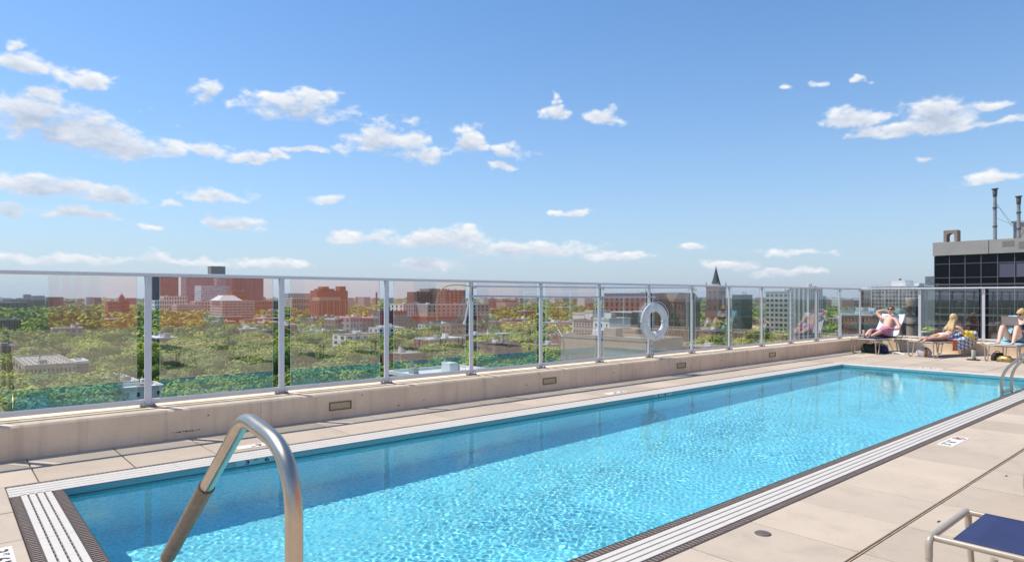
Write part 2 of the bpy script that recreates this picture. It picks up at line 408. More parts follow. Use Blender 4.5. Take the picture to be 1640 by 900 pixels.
def tile_mat():
    m = bpy.data.materials.new('waterline_tile'); m.use_nodes = True; t = m.node_tree; b = t.nodes['Principled BSDF']
    tcn = nd(t, 'ShaderNodeTexCoord'); br = nd(t, 'ShaderNodeTexBrick')
    mp = nd(t, 'ShaderNodeMapping'); mp.inputs['Rotation'].default_value = (R(90), 0, R(90)); t.links.new(tcn.outputs['Object'], mp.inputs['Vector']); t.links.new(mp.outputs[0], br.inputs['Vector'])
    setin(br, Scale=1.0); br.inputs['Brick Width'].default_value = .15; br.inputs['Row Height'].default_value = .15; br.inputs['Mortar Size'].default_value = .003; br.offset = 0
    br.inputs['Color1'].default_value = (.17,.42,.46,1); br.inputs['Color2'].default_value = (.21,.47,.50,1); br.inputs['Mortar'].default_value = (.35,.5,.5,1)
    t.links.new(br.outputs[0], b.inputs['Base Color']); b.inputs['Roughness'].default_value = .25
    return m
M_plaster, M_tile = plaster_mat(), tile_mat()
M_dkline = mat('waterline_trim', (.03,.10,.14), .4)
b = MB(); e_ = .0; F = WZ-DEPTH; ZB = -.15
q = [(XA, YN), (XB, YN), (XB, YF), (XA, YF)]
b.add([(x, y, F) for x, y in q], [(0,1,2,3)])
for i in range(4):
    (x0, y0), (x1, y1) = q[i], q[(i+1) % 4]
    b.add([(x0,y0,F),(x1,y1,F),(x1,y1,ZB),(x0,y0,ZB)], [(0,3,2,1)])
shell = b.build('pool_basin', M_plaster); tag(shell, kind='structure')
b = MB()
for i in range(4):
    (x0, y0), (x1, y1) = q[i], q[(i+1) % 4]
    b.add([(x0,y0,ZB),(x1,y1,ZB),(x1,y1,-.004),(x0,y0,-.004)], [(0,3,2,1)])
tb = b.build('pool_tile_band', M_tile); tag(tb, kind='structure')
b = MB(); b.box(XA-.01, YN+.01, -.062, XA+.004, YF-.01, -.052); b.box(XA+.01, YF-.004, -.062, XB-.01, YF+.01, -.052)
tag(b.build('pool_tile_trim', M_dkline), kind='structure')
# outer skin of the shell so nothing shines through
b = MB(); b.box(XA-.3, YN-.3, F-.25, XB+.3, YF+.3, F-.02)
b.box(XA-.30, YN-.3, F-.02, XA-.02, YF+.3, -.21); b.box(XB+.02, YN-.3, F-.02, XB+.30, YF+.3, -.21)
b.box(XA-.02, YN-.3, F-.02, XB+.02, YN-.02, -.21); b.box(XA-.02, YF+.02, F-.02, XB+.02, YF+.3, -.21)
tag(b.build('pool_tank', mat('tank_concrete', (.35,.34,.33), .9)), kind='structure')
for o in (shell, tb): o.cycles.is_caustics_receiver = True

# water ---------------------------------------------------------------
def water():
    nx, ny = 400, 1620
    X, Y = np.meshgrid(np.linspace(XA+.0005, XB-.0005, nx), np.linspace(YN+.0005, YF-.0005, ny))
    Z = np.zeros_like(X); r = np.random.default_rng(3)
    for i in range(70):
        lam = .030*(10**(r.random()*.48)); k = 2*PI/lam; a = r.random()*2*PI
        Z += .0135*lam*WAVE*np.sin(k*(X*math.cos(a)+Y*math.sin(a))+r.random()*7)*.33
    # ripples gather in patches
    pt = .62+.34*np.sin(X*1.3+Y*.9+1)*np.sin(Y*.55-X*.7)+.20*np.sin(X*3.1-Y*1.7)*np.sin(Y*2.3+X*.8)
    Z = WZ+Z*pt
    co = np.stack([X, Y, Z], -1).reshape(-1, 3)
    me = bpy.data.meshes.new('water'); me.vertices.add(len(co)); me.vertices.foreach_set('co', co.ravel())
    i = np.arange(nx*ny).reshape(ny, nx); f = np.stack([i[:-1,:-1], i[:-1,1:], i[1:,1:], i[1:,:-1]], -1).reshape(-1, 4)
    me.loops.add(f.size); me.loops.foreach_set('vertex_index', f.ravel()); me.polygons.add(len(f))
    me.polygons.foreach_set('loop_start', np.arange(0, f.size, 4)); me.update(); me.validate()
    me.polygons.foreach_set('use_smooth', [True]*len(f))
    m = bpy.data.materials.new('pool_water'); m.use_nodes = True; t = m.node_tree; t.nodes.clear()
    g = nd(t, 'ShaderNodeBsdfGlass'); setin(g, Roughness=0.0, IOR=1.333); g.inputs['Color'].default_value = (.66, .97, 1.0, 1)
    ou = nd(t, 'ShaderNodeOutputMaterial'); t.links.new(g.outputs[0], ou.inputs['Surface'])
    me.materials.append(m); o = bpy.data.objects.new('water', me); C.objects.link(o); tag(o, kind='structure')
    o.cycles.is_caustics_caster = True
    return o
WAVE = .125
water()

# ================================================================== parapets
def parapet_mat():
    m = mat('parapet_face', (.86,.67,.47), .85, noise=.10, nscale=2.2, bump=.25, bscale=45)
    t = m.node_tree; b = t.nodes['Principled BSDF']; src = b.inputs['Base Color'].links[0].from_socket
    tcn = nd(t, 'ShaderNodeTexCoord')
    vo = nd(t, 'ShaderNodeTexVoronoi'); setin(vo, Scale=5.5); t.links.new(tcn.outputs['Object'], vo.inputs['Vector'])
    nz = nd(t, 'ShaderNodeTexNoise'); setin(nz, Scale=40., Detail=3.); t.links.new(tcn.outputs['Object'], nz.inputs['Vector'])
    ad = nd(t, 'ShaderNodeMath', operation='MULTIPLY_ADD'); ad.inputs[1].default_value = .10; t.links.new(nz.outputs[0], ad.inputs[0]); t.links.new(vo.outputs['Distance'], ad.inputs[2])
    mr = nd(t, 'ShaderNodeMapRange'); setin(mr, From_Min=.105, From_Max=.135, To_Min=.30, To_Max=1.); t.links.new(ad.outputs[0], mr.inputs['Value'])
    # vertical streaks of dirt
    mp = nd(t, 'ShaderNodeMapping'); mp.inputs['Scale'].default_value = (1, 5, .35); t.links.new(tcn.outputs['Object'], mp.inputs['Vector'])
    ns = nd(t, 'ShaderNodeTexNoise'); setin(ns, Scale=1.6, Detail=5., Roughness=.65); t.links.new(mp.outputs[0], ns.inputs['Vector'])
    ms = nd(t, 'ShaderNodeMapRange'); setin(ms, From_Min=.50, From_Max=.75, To_Min=1.03, To_Max=.80); t.links.new(ns.outputs[0], ms.inputs['Value'])
    mu = nd(t, 'ShaderNodeMath', operation='MULTIPLY'); t.links.new(mr.outputs[0], mu.inputs[0]); t.links.new(ms.outputs[0], mu.inputs[1])
    sc = nd(t, 'ShaderNodeVectorMath', operation='SCALE'); t.links.new(src, sc.inputs[0]); t.links.new(mu.outputs[0], sc.inputs['Scale'])
    t.links.new(sc.outputs[0], b.inputs['Base Color']); return m
M_pface = parapet_mat()
M_seal = mat('sealant_line', (.16,.12,.10), .8)
PH = .315
def parapet(name, label, pts_outer, horizontal, a0, a1, face, back):
    """wall with a slightly sloped top and a chamfered front arris"""
    root = empty(name, (0,0,0), label, 'low wall')
    sg = 1 if face > back else -1
    prof = [(face, -.013), (face, PH-.022), (face-sg*.016, PH-.002), (back, PH+.012), (back, -1.34)]
    def mesh(lo, hi):
        b = MB(); n = len(prof)
        vs_ = [((p, a, z) if not horizontal else (a, p, z)) for a in (lo, hi) for p, z in prof]
        fs = [(i, (i+1) % n, n+(i+1) % n, n+i) for i in range(n)]+[tuple(range(n-1,-1,-1)), tuple(range(n, 2*n))]
        if (sg < 0) != horizontal: fs = [tuple(reversed(f)) for f in fs]
        return b.add(vs_, fs)
    step = 3.83; a = a0
    b = MB()
    segs = []
    while a < a1-.01:
        e = min(a+step, a1); q = mesh(a+.0015, e-.0015); b.add(q.v, q.f); segs.append(a); a = e
    w_ = b.build('wall', M_pface, root)
    return root
lw = parapet('parapet_wall', 'long low pinkish concrete parapet beside the pool under the glass railing', None, False, -5.05+.18, FARY-.002, PXF, -8.06)
b = MB(); b.box(-7.74, -4.87, PH, -7.732, FARY, PH+.008); b.build('sealant_line', M_seal, lw)
fw = parapet('parapet_wall', 'low concrete parapet across the far end behind the sunbathers', None, True, -8.06, DECK_E+12, FARY, FARY+.49)

# recessed lights in the parapet face
M_lens = mat('frosted_lens', (.50,.42,.26), .35, noise=.15, nscale=30)
M_lframe = mat('light_frame', (.20,.165,.13), .45, metal=.5, noise=.15, nscale=40)
def ypx(px, X): r = ray(px); return X*r[1]/r[0]
LN = ['wall light in the long parapet nearest the pool handrail', 'wall light in the long parapet, second from the handrail',
      'wall light in the long parapet beyond the life ring', 'small wall light in the long parapet nearest the far corner']
for i, px in enumerate((545, 880, 1091, 1237)):
    yy = ypx(px, PXF)
    r_ = empty('wall_light', (PXF, yy, .15), 'brass-framed recessed '+LN[i], 'light', 'recessed lights along the parapet')
    b = MB(); W2, H2 = .15, .052
    for (y0, z0, y1, z1) in ((-W2,-H2,W2,-H2+.014), (-W2,H2-.014,W2,H2), (-W2,-H2+.014,-W2+.014,H2-.014), (W2-.014,-H2+.014,W2,H2-.014)):
        b.box(-.02, y0, z0, .010, y1, z1)
    b.build('frame', M_lframe, r_)
    b = MB().box(-.02, -W2+.0145, -H2+.0145, .003, W2-.0145, H2-.0145); b.build('lens', M_lens, r_)

# ================================================================== glass railing
def glass_mat(name, f0, tint):
    m = bpy.data.materials.new(name); m.use_nodes = True; t = m.node_tree; t.nodes.clear()
    lw_ = nd(t, 'ShaderNodeLayerWeight'); lw_.inputs['Blend'].default_value = .5
    pw = nd(t, 'ShaderNodeMath', operation='POWER'); pw.inputs[1].default_value = 5.; t.links.new(lw_.outputs['Facing'], pw.inputs[0])
    ma = nd(t, 'ShaderNodeMath', operation='MULTIPLY_ADD'); ma.inputs[1].default_value = 1-f0; ma.inputs[2].default_value = f0; t.links.new(pw.outputs[0], ma.inputs[0])
    tr_ = nd(t, 'ShaderNodeBsdfTransparent'); tr_.inputs[0].default_value = (*tint, 1)
    gl = nd(t, 'ShaderNodeBsdfGlossy'); gl.inputs['Roughness'].default_value = 0.0; gl.inputs[0].default_value = (1,1,1,1)
    mx_ = nd(t, 'ShaderNodeMixShader'); t.links.new(ma.outputs[0], mx_.inputs[0]); t.links.new(tr_.outputs[0], mx_.inputs[1]); t.links.new(gl.outputs[0], mx_.inputs[2])
    ou = nd(t, 'ShaderNodeOutputMaterial'); t.links.new(mx_.outputs[0], ou.inputs['Surface']); return m
M_glass = glass_mat('railing_glass', .125, (.97, .985, .975))
M_gedge = mat('glass_edge', (.45,.62,.56), .2)
SPC, Y0P = 1.4598, 1.704
RT = 1.76
def railing(label, horizontal, posts, line, inward, ends):
    """posts: coordinates along the line. inward=+1/-1 side of the terrace"""
    root = empty('glass_railing', (0,0,0), label, 'railing', 'glass railings round the terrace')
    def bx(mb, a0, a1, c0, c1, z0, z1, bev=0):
        lo, hi = sorted((line+inward*c0, line+inward*c1))
        if horizontal: mb.box(a0, lo, z0, a1, hi, z1, bev)
        else: mb.box(lo, a0, z0, hi, a1, z1, bev)
    b = MB(); bx(b, ends[0], ends[1], -.032, .032, RT-.040, RT, .006); b.build('top_rail', M_alu, root)
    for i, p in enumerate(posts):
        if i+1 < len(posts):
            n_ = posts[i+1]
            b = MB(); bx(b, p+.036, n_-.036, -.014, .014, .352, .405, .003); b.build('bottom_rail', M_alu, root)
            b = MB(); bx(b, p+.115, n_-.105, -.005, .005, .405, RT-.045); g = b.build('glass_panel', [M_glass, M_gedge], root)
            # the four narrow edges are ground, the two faces clear
            ax = 1 if horizontal else 0
            for pl in g.data.polygons: pl.material_index = 0 if abs(pl.normal[ax]) > .5 else 1
        b = MB(); bx(b, p-.033, p+.033, -.012, .012, PH+.008, RT-.041, .002)
        # gusset that widens to the rail
        s_ = len(b.v)
        prof = [(.0121, RT-.17), (.0121, RT-.042), (.030, RT-.042)]
        for sgn in (-.006, .006):
            pass
        vs_ = []
        for a in (p-.030, p-.018):
            for c_, z in ((.0122, RT-.20), (.055, RT-.042), (.0122, RT-.042)):
                cc = line+inward*c_; vs_.append((a, cc, z) if horizontal else (cc, a, z))
        b.add(vs_, [(0,1,2), (5,4,3), (0,3,4,1), (1,4,5,2), (2,5,3,0)])
        po = b.build('post', M_alu, root)
        b = MB(); bx(b, p-.075, p+.075, -.045, .050, PH+.0125, PH+.022, .002)
        for q_ in (-.055, .055):
            for c_ in (-.030, .036):
                cc = line+inward*c_; xy = (p+q_, cc) if horizontal else (cc, p+q_)
                b.lathe([(.013, 0), (.013, .010), (.006, .012), (.006, .022), (0, .022)], (xy[0], xy[1], PH+.0215), 6, False)
        b.build('base_plate', M_bolt, po)
    return root
postsY = [Y0P+SPC*k for k in range(-3, 14)]
railing('silver metal and clear glass railing along the long parapet beside the pool', False, postsY, FENX, 1, (postsY[0]-.05, FFY+.033))
postsX = [FENX+.001, -6.33, -4.84]+[-4.84+1.48*k for k in range(1, 9)]
r2 = railing('silver metal and clear glass railing behind the sunbathers at the far end', True, postsX[1:], FFY, -1, (FENX+.033, postsX[-1]+.05))
b = MB(); b.box(FENX+.036, FFY-.014, .352, postsX[1]-.036, FFY+.014, .405, .003); b.build('bottom_rail', M_alu, r2)
b = MB(); b.box(FENX+.10, FFY-.005, .405, postsX[1]-.105, FFY+.005, RT-.045); g = b.build('glass_panel', [M_glass, M_gedge], r2)
for pl in g.data.polygons: pl.material_index = 0 if abs(pl.normal[1]) > .5 else 1

# ================================================================== brick block on the land side (seen only mirrored in the glass)
def facade_mat(name, wall, win, wx, wz, fx=.5, fz=.5, mortar=None, off=(0,0)):
    """masonry with a regular grid of dark openings; for distant fronts only"""
    m = bpy.data.materials.new(name); m.use_nodes = True; t = m.node_tree; b = t.nodes['Principled BSDF']
    tcn = nd(t, 'ShaderNodeTexCoord'); s_ = nd(t, 'ShaderNodeSeparateXYZ'); t.links.new(tcn.outputs['Object'], s_.inputs[0])
    ge = nd(t, 'ShaderNodeNewGeometry'); gn = nd(t, 'ShaderNodeSeparateXYZ'); t.links.new(ge.outputs['Normal'], gn.inputs[0])
    def M(op, a, b_=None, c=None):
        n = nd(t, 'ShaderNodeMath', operation=op)
        for k, v in enumerate((a, b_, c)):
            if v is None: continue
            if isinstance(v, (int, float)): n.inputs[k].default_value = v
            else: t.links.new(v, n.inputs[k])
        return n.outputs[0]
    ax = M('GREATER_THAN', M('ABSOLUTE', gn.outputs[0]), .5)
    h = M('ADD', M('MULTIPLY', s_.outputs[1], ax), M('MULTIPLY', s_.outputs[0], M('SUBTRACT', 1., ax)))
    u = M('FRACT', M('ADD', M('DIVIDE', h, wx), .5+off[0])); v = M('FRACT', M('ADD', M('DIVIDE', s_.outputs[2], wz), off[1]))
    iu = M('LESS_THAN', M('ABSOLUTE', M('SUBTRACT', u, .5)), fx/2); iv = M('LESS_THAN', M('ABSOLUTE', M('SUBTRACT', v, .5)), fz/2)
    side = M('LESS_THAN', M('ABSOLUTE', gn.outputs[2]), .5)
    isw = M('MULTIPLY', M('MULTIPLY', iu, iv), side)
    ci = nd(t, 'ShaderNodeCombineXYZ'); t.links.new(M('FLOOR', M('ADD', M('DIVIDE', h, wx), .5)), ci.inputs[0]); t.links.new(M('FLOOR', M('DIVIDE', s_.outputs[2], wz)), ci.inputs[1])
    wn = nd(t, 'ShaderNodeTexWhiteNoise'); t.links.new(ci.outputs[0], wn.inputs['Vector'])
    nz = nd(t, 'ShaderNodeTexNoise'); setin(nz, Scale=.35, Detail=6., Roughness=.7); t.links.new(tcn.outputs['Object'], nz.inputs['Vector'])
    mr = nd(t, 'ShaderNodeMapRange'); setin(mr, From_Min=.3, From_Max=.7, To_Min=.82, To_Max=1.12); t.links.new(nz.outputs[0], mr.inputs['Value'])
    wc = nd(t, 'ShaderNodeVectorMath', operation='SCALE'); wc.inputs[0].default_value = wall; t.links.new(mr.outputs[0], wc.inputs['Scale'])
    gl = nd(t, 'ShaderNodeVectorMath', operation='SCALE'); gl.inputs[0].default_value = win
    mr2 = nd(t, 'ShaderNodeMapRange'); setin(mr2, To_Min=.5, To_Max=1.9); t.links.new(wn.outputs['Value'], mr2.inputs['Value']); t.links.new(mr2.outputs[0], gl.inputs['Scale'])
    mx_ = nd(t, 'ShaderNodeMix', data_type='RGBA'); t.links.new(isw, mx_.inputs['Factor']); t.links.new(wc.outputs[0], mx_.inputs['A']); t.links.new(gl.outputs[0], mx_.inputs['B'])
    t.links.new(mx_.outputs['Result'], b.inputs['Base Color'])
    t.links.new(M('SUBTRACT', .85, M('MULTIPLY', isw, .6)), b.inputs['Roughness']); return m
r_ = empty('brick_block', (9.6, 4.1, -32), 'red brick block on the land side, seen mirrored in the glass railing', 'building')
b = MB().box(0, 0, 0, 14, 25.0, 38.5); b.build('wall', facade_mat('block_brick', (.74,.25,.12), (.45,.17,.11), 3.2, 3.2, .38, .5), r_)
tag(MB().box(9.55, DECK_S, -1.3, 9.598, FARY, .45).build('parapet_wall', M_conc), 'concrete kerb wall at the land side of the terrace', 'low wall')

# ================================================================== life ring, rescue hook
M_ring = mat('ring_buoy_white', (.78,.775,.76), .5, noise=.06, nscale=8)
M_rope = mat('grab_rope', (.72,.72,.70), .8)
M_bluerope = mat('blue_white_rope', (.35,.43,.58), .8, noise=.5, nscale=60, col2=(.8,.82,.85))
yr = Y0P+SPC*6
lr = empty('life_ring', (FENX+.085, yr+.04, 1.02), 'white ring buoy hanging on a post of the glass railing', 'life ring', rz=R(-14))
b = MB(); RR, rr_ = .255, .078
n, k = 40, 14
vs_ = [(math.cos(2*PI*j/k)*.052+.02, math.cos(2*PI*i/n)*(RR+rr_*math.sin(2*PI*j/k)), math.sin(2*PI*i/n)*(RR+rr_*math.sin(2*PI*j/k))*1.12) for i in range(n) for j in range(k)]
fs = [(i*k+j, i*k+(j+1) % k, ((i+1) % n)*k+(j+1) % k, ((i+1) % n)*k+j) for i in range(n) for j in range(k)]
b.add(vs_, fs, True); b.build('ring', M_ring, lr)
b = MB()
for q_ in range(4):
    a0, a1 = q_*PI/2+.12, (q_+1)*PI/2-.12
    pts = [(.03, math.cos(a0+(a1-a0)*t_/10)*(RR+rr_+.012+.028*math.sin(PI*t_/10)), 1.12*math.sin(a0+(a1-a0)*t_/10)*(RR+rr_+.012+.028*math.sin(PI*t_/10))) for t_ in range(11)]
    b.tube(pts, .006, 6)
b.build('grab_line', M_rope, lr)
for q_ in range(4):
    a = q_*PI/2; b = MB()
    pts = [((.052+.004)*math.cos(2*PI*j/14)+.02, math.cos(a)*(RR+(rr_+.004)*math.sin(2*PI*j/14)), 1.12*math.sin(a)*(RR+(rr_+.004)*math.sin(2*PI*j/14))) for j in range(14)]
    b.tube(pts, .011, 6, closed=True, flat=1.0); b.build('band', M_rope, lr)
b = MB(); b.tube([(-.02, 0, .42), (.0, 0, .39), (.03, 0, .36)], .008, 6); b.build('hanger', M_bolt, lr)
b = MB()
for j in range(4):
    o_ = j*.022-.03; ln = .50+.06*(j % 3)
    b.tube([(FENX+.05+.01*math.sin(i*1.1+j), yr+.03+o_+.012*math.sin(i*.9+j*2), .98-.28-ln*i/9+.0) for i in range(8)], .007, 6)
b.tube([(FENX+.055, yr+.03+.05*math.cos(i*.8), .42+.025*math.sin(i*1.6)+i*.012) for i in range(16)], .008, 6)
tag(b.build('throw_rope', M_bluerope), 'blue and white throw rope hanging down the post below the life ring', 'rope')

M_pole = mat('pole_blue_white', (.55,.60,.70), .35, metal=.3)
M_hook = mat('yellow_hook', (.62,.50,.20), .4)
hk = empty('rescue_hook', (FENX+.075, Y0P+SPC*3, 1.66), 'long metal rescue pole with yellow loop hung high on the glass railing', 'rescue pole')
b = MB(); b.tube([(0, -.06, .002), (0, 3.0, .012), (0, SPC*4-.05, .035)], .014, 10); b.build('pole', M_pole, hk)
b = MB(); b.tube(fillet([(0, -.05, 0), (.0, -.35, .03), (.02, -.62, -.02), (.04, -.74, -.26), (.05, -.70, -.50)], .2), .009, 8); b.build('hook', M_hook, hk)
tp = MB().tube([(FENX+.075, Y0P+SPC*3-.05, 1.512), (FENX+.075, Y0P+SPC*3+2.2, 1.494), (FENX+.075, Y0P+SPC*6+.1, 1.505)], .015, 10).build('telescopic_pole', M_pole)
tag(tp, 'straight metal cleaning pole hung on the glass railing below the rescue pole', 'pole')
b = MB().tube([(FENX+.055, Y0P+SPC*3-.03, 1.70), (FENX+.10, Y0P+SPC*3-.20, 1.09)], .013, 8)
tag(b.build('short_pole', M_ring), 'short white pole leaning against the glass at the end of the long poles', 'pole')
for k, yy in enumerate((Y0P+SPC*3, Y0P+SPC*5, Y0P+SPC*7)):
    b = MB()
    b.box(FENX+.0122, yy+.012, 1.44, FENX+.018, yy+.028, 1.70)
    for z in (1.652, 1.478): b.tube(fillet([(FENX+.014, yy+.02, z+.03), (FENX+.06, yy+.02, z-.022), (FENX+.098, yy+.02, z-.02), (FENX+.10, yy+.02, z+.02)], .02), .005, 6)
    tag(b.build('pole_bracket', M_bolt), ['metal hooks holding the poles at the yellow loop end', 'metal brackets holding the poles, middle post', 'metal hooks at the far end of the rescue pole'][k], 'bracket', 'brackets for the poles')

# ================================================================== handrails
hr = empty('pool_handrail', (-1.9, .83, 0), 'large stainless steel handrail bending into the pool at the near corner', 'handrail')
r0 = .0275
path = fillet([(0.01, 0, -.02), (.005, 0, .80), (-.075, 0, 1.02), (-.33, 0, 1.105), (-1.47, 0, .40), (-2.35, 0, -.38), (-2.35, 0, -1.12)], [.25, .12, .07, .05, .15], 8)
# fitted bends through the outline of the photograph
def onplane(px, py, Y=.83):
    r = ray(px); d = Y/r[1]; return (r[0]*d+1.9, 0, zat(py, d))
pp = [onplane(x, y) for x, y in ((471,905),(474,830),(474,765),(462,712),(428,684),(392,668),(370,690),(318,790),(268,893))]
print('rail', [tuple(round(v, 3) for v in p) for p in pp])
v0 = Vector(pp[5]); v1 = Vector(pp[-1]); dd = (v1-v0).normalized()
xx = pp[0][0]
path = fillet([(xx, 0, -.03), (xx, 0, 1.015), pp[5], tuple(v1+dd*.45), tuple(v1+dd*.45+Vector((-.05, 0, -1.0)))], [.28, .085, .2], 14)
b = MB(); b.tube(path, r0, 20); b.build('rail', M_steel, hr)
M_grip = mat('rail_grip', (.21,.155,.105), .55, noise=.25, nscale=25)
a_, c_ = v0+(v1-v0)*.42, v1-dd*.02
b = MB(); b.tube([a_, a_+(c_-a_)*.5, c_], r0+.006, 20); b.build('grip_sleeve', M_grip, hr)
b = MB(); b.lathe([(.07, 0), (.07, .006), (.045, .014), (.0285, .016)], (xx, 0, 0), 24); b.build('escutcheon', M_steel, hr)

ld = empty('pool_ladder', (XB, 12.75, 0), 'chrome pool ladder with two rails at the far right edge of the pool', 'ladder')
for yy in (0, .62):
    pa = fillet([(-.13, yy, -1.0), (-.13, yy, .30), (.42, yy, .90), (.62, yy, .62), (.62, yy, -.02)], [.18, .16, .1], 8)
    b = MB(); b.tube(pa, .022, 14); b.build('rail', M_steel, ld)
    b = MB(); b.lathe([(.055, 0), (.055, .006), (.03, .012)], (.62, yy, 0), 16); b.build('escutcheon', M_steel, ld)
for z in (-.02, -.30, -.58):
    b = MB(); b.box(-.175, .02, z-.012, -.085, .60, z+.012, .004); b.build('step', M_steel, ld)

# ================================================================== depth markers and small deck fittings
M_mtile = mat('marker_tile', (.80,.74,.66), .5, noise=.05, nscale=30)
M_ink = mat('marker_ink', (.03,.025,.025), .6)
M_inkred = mat('marker_red', (.50,.12,.09), .6)
FONT = None
def text_mesh(s_, size, name, m, parent, loc, rotz=0, vertical=False, thick=.0007):
    cu = bpy.data.curves.new(name, 'FONT'); cu.body = s_; cu.size = size; cu.align_x = 'CENTER'; cu.align_y = 'CENTER'; cu.extrude = thick; cu.offset = size*.022; cu.resolution_u = 3
    t_ = bpy.data.objects.new(name, cu); C.objects.link(t_)
    me = bpy.data.meshes.new_from_object(t_.evaluated_get(bpy.context.evaluated_depsgraph_get())); bpy.data.objects.remove(t_); bpy.data.curves.remove(cu)
    me.name = name; me.materials.clear(); me.materials.append(m)
    o = bpy.data.objects.new(name, me); C.objects.link(o); o.parent = parent; o.location = loc
    o.rotation_euler = (PI/2, 0, rotz) if vertical else (0, 0, rotz); return o
def no_dive(parent, x, y, s_):
    b = MB(); b.tube([(x+s_*math.cos(a*PI/12), y+s_*math.sin(a*PI/12), .0062) for a in range(24)], .006, 4, closed=True, flat=.3)
    b.tube([(x-s_*.7, y+s_*.7, .0062), (x+s_*.7, y-s_*.7, .0062)], .005, 4, flat=.3); b.build('no_diving_symbol', M_inkred, parent)
    b = MB(); b.tube([(x-s_*.55, y-.02, .006), (x-s_*.05, y+.015, .006), (x+s_*.5, y-.03, .006)], [.008, .013, .005], 5, flat=.2); b.ell((x+s_*.42, y+.022, .006), (.013, .013, .001), 8, 4); b.build('diver_figure', M_ink, parent)
def marker(x, y, rz, label, dive=False):
    r_ = empty('depth_marker', (x, y, 0), label, 'depth marker', 'depth markers round the pool', rz)
    n = 4 if dive else 3; tw = .148; x0 = -n*tw/2
    b = MB()
    for k in range(n): b.box(x0+k*tw+.002, -tw/2+.002, -.002, x0+(k+1)*tw-.002, tw/2-.002, .0045, .001)
    b.build('tile', M_mtile, r_)
    xx_ = x0+tw/2
    text_mesh("3", .125, 'numeral', M_ink, r_, (xx_, 0, .0052)); text_mesh("FT", .04, 'letters', M_ink, r_, (xx_+.070, .035, .0052))
    text_mesh("6", .125, 'numeral', M_ink, r_, (xx_+tw, 0, .0052)); text_mesh("IN", .04, 'letters', M_ink, r_, (xx_+tw+.068, .035, .0052))
    if dive: no_dive(r_, x0+tw*3.45-.03, 0, .055)
    else: pass
    return r_
marker(-6.70, 2.45, R(-90), 'white tile depth marker on the deck behind the near handrail, upside down')
marker(-6.68, 8.0, R(-90), 'white tile depth marker on the deck between the long parapet and the pool')
marker(-2.12, 7.95, R(90), 'white tile depth marker with red no-diving symbol on the right deck', True)
marker(-4.74, .265, R(0), 'white tile depth marker cut by the lower left corner of the picture')
marker(-4.6, 15.72, R(0), 'white tile depth marker on the deck at the far end of the pool')
def wall_marker(y, label):
    r_ = empty('depth_marker', (XA+.0015, y, -.022), label, 'depth marker', 'depth markers round the pool', R(90))
    b = MB(); b.box(-.30, -.0015, -.024, .15, .0015, .020); b.build('tile', mat('marker_tile_teal', (.30,.55,.56), .3), r_)
    for s_, x_, z_, q_ in (("3", -.20, 0, .052), ("FT", -.12, .010, .018), ("6", -.02, 0, .052), ("IN", .055, .010, .018)):
        o = text_mesh(s_, q_, 'numeral' if len(s_) == 1 else 'letters', M_ink, r_, (x_, -.003, z_), 0, True); o.scale = (1.8, 1, 1)
    return r_
wall_marker(2.35, 'black 3 FT 6 IN depth figures on the pool wall behind the handrail')
wall_marker(8.6, 'black depth figures on the far part of the long pool wall')

b = MB(); b.lathe([(.050, -.01), (.050, .005), (.043, .009), (0, .010)], (0,0,0), 28)
o = b.build('skimmer_lid', mat('lid_brown', (.13,.10,.085), .6, noise=.2, nscale=40)); o.location = (-2.09, 3.94, 0); tag(o, 'round dark brown lid set in the pavers on the right', 'lid')
for i, (x, y, lb) in enumerate(((-1.43, 5.04, 'small black plug in the pavers near the blue lounger'), (-1.42, 6.75, 'small black plug in the pavers farther along the right deck'))):
    o = MB().box(-.006, -.022, -.002, .006, .022, .003, .001).build('deck_plug', M_ink); o.location = (x, y, 0); tag(o, lb, 'plug', 'black plugs in the pavers')
o = MB()
for k in range(9): o.box(-.0009, k*.032+random.uniform(-.006,.004), .065+random.uniform(-.004,.004), .0015, k*.032+.018+random.uniform(0,.006), .072+random.uniform(0,.006))
o = o.build('stain', mat('rust_mark', (.12,.07,.05), .9)); o.location = (PXF, 1.86, 0); tag(o, 'short row of dark scuff marks low on the long parapet', 'stain')

# ================================================================== loungers
M_lf = mat('lounger_frame', (.47,.395,.30), .35, metal=.15, noise=.06, nscale=20)
def weave(name, c1, c2):
    m = bpy.data.materials.new(name); m.use_nodes = True; t = m.node_tree; b = t.nodes['Principled BSDF']
    tcn = nd(t, 'ShaderNodeTexCoord'); wv = nd(t, 'ShaderNodeTexWave', wave_type='BANDS', bands_direction='DIAGONAL'); setin(wv, Scale=70., Distortion=.6)
    t.links.new(tcn.outputs['Object'], wv.inputs['Vector'])
    n = nd(t, 'ShaderNodeTexNoise'); setin(n, Scale=9., Detail=6.); t.links.new(tcn.outputs['Object'], n.inputs['Vector'])
    ad = nd(t, 'ShaderNodeMath', operation='MULTIPLY'); t.links.new(wv.outputs['Fac'], ad.inputs[0]); t.links.new(n.outputs[0], ad.inputs[1])
    c = nd(t, 'ShaderNodeMix', data_type='RGBA'); c.inputs['A'].default_value = (*c1, 1); c.inputs['B'].default_value = (*c2, 1); t.links.new(ad.outputs[0], c.inputs['Factor'])
    t.links.new(c.outputs['Result'], b.inputs['Base Color']); b.inputs['Roughness'].default_value = .75
    bp = nd(t, 'ShaderNodeBump'); setin(bp, Strength=.4, Distance=.002); t.links.new(wv.outputs['Fac'], bp.inputs['Height']); t.links.new(bp.outputs[0], b.inputs['Normal'])
    return m
M_navy = weave('navy_sling', (.014,.024,.085), (.055,.078,.20)); M_beige = weave('pale_sling', (.34,.29,.22), (.50,.45,.36))
SZ, LL, LWD = .385, 1.95, .62
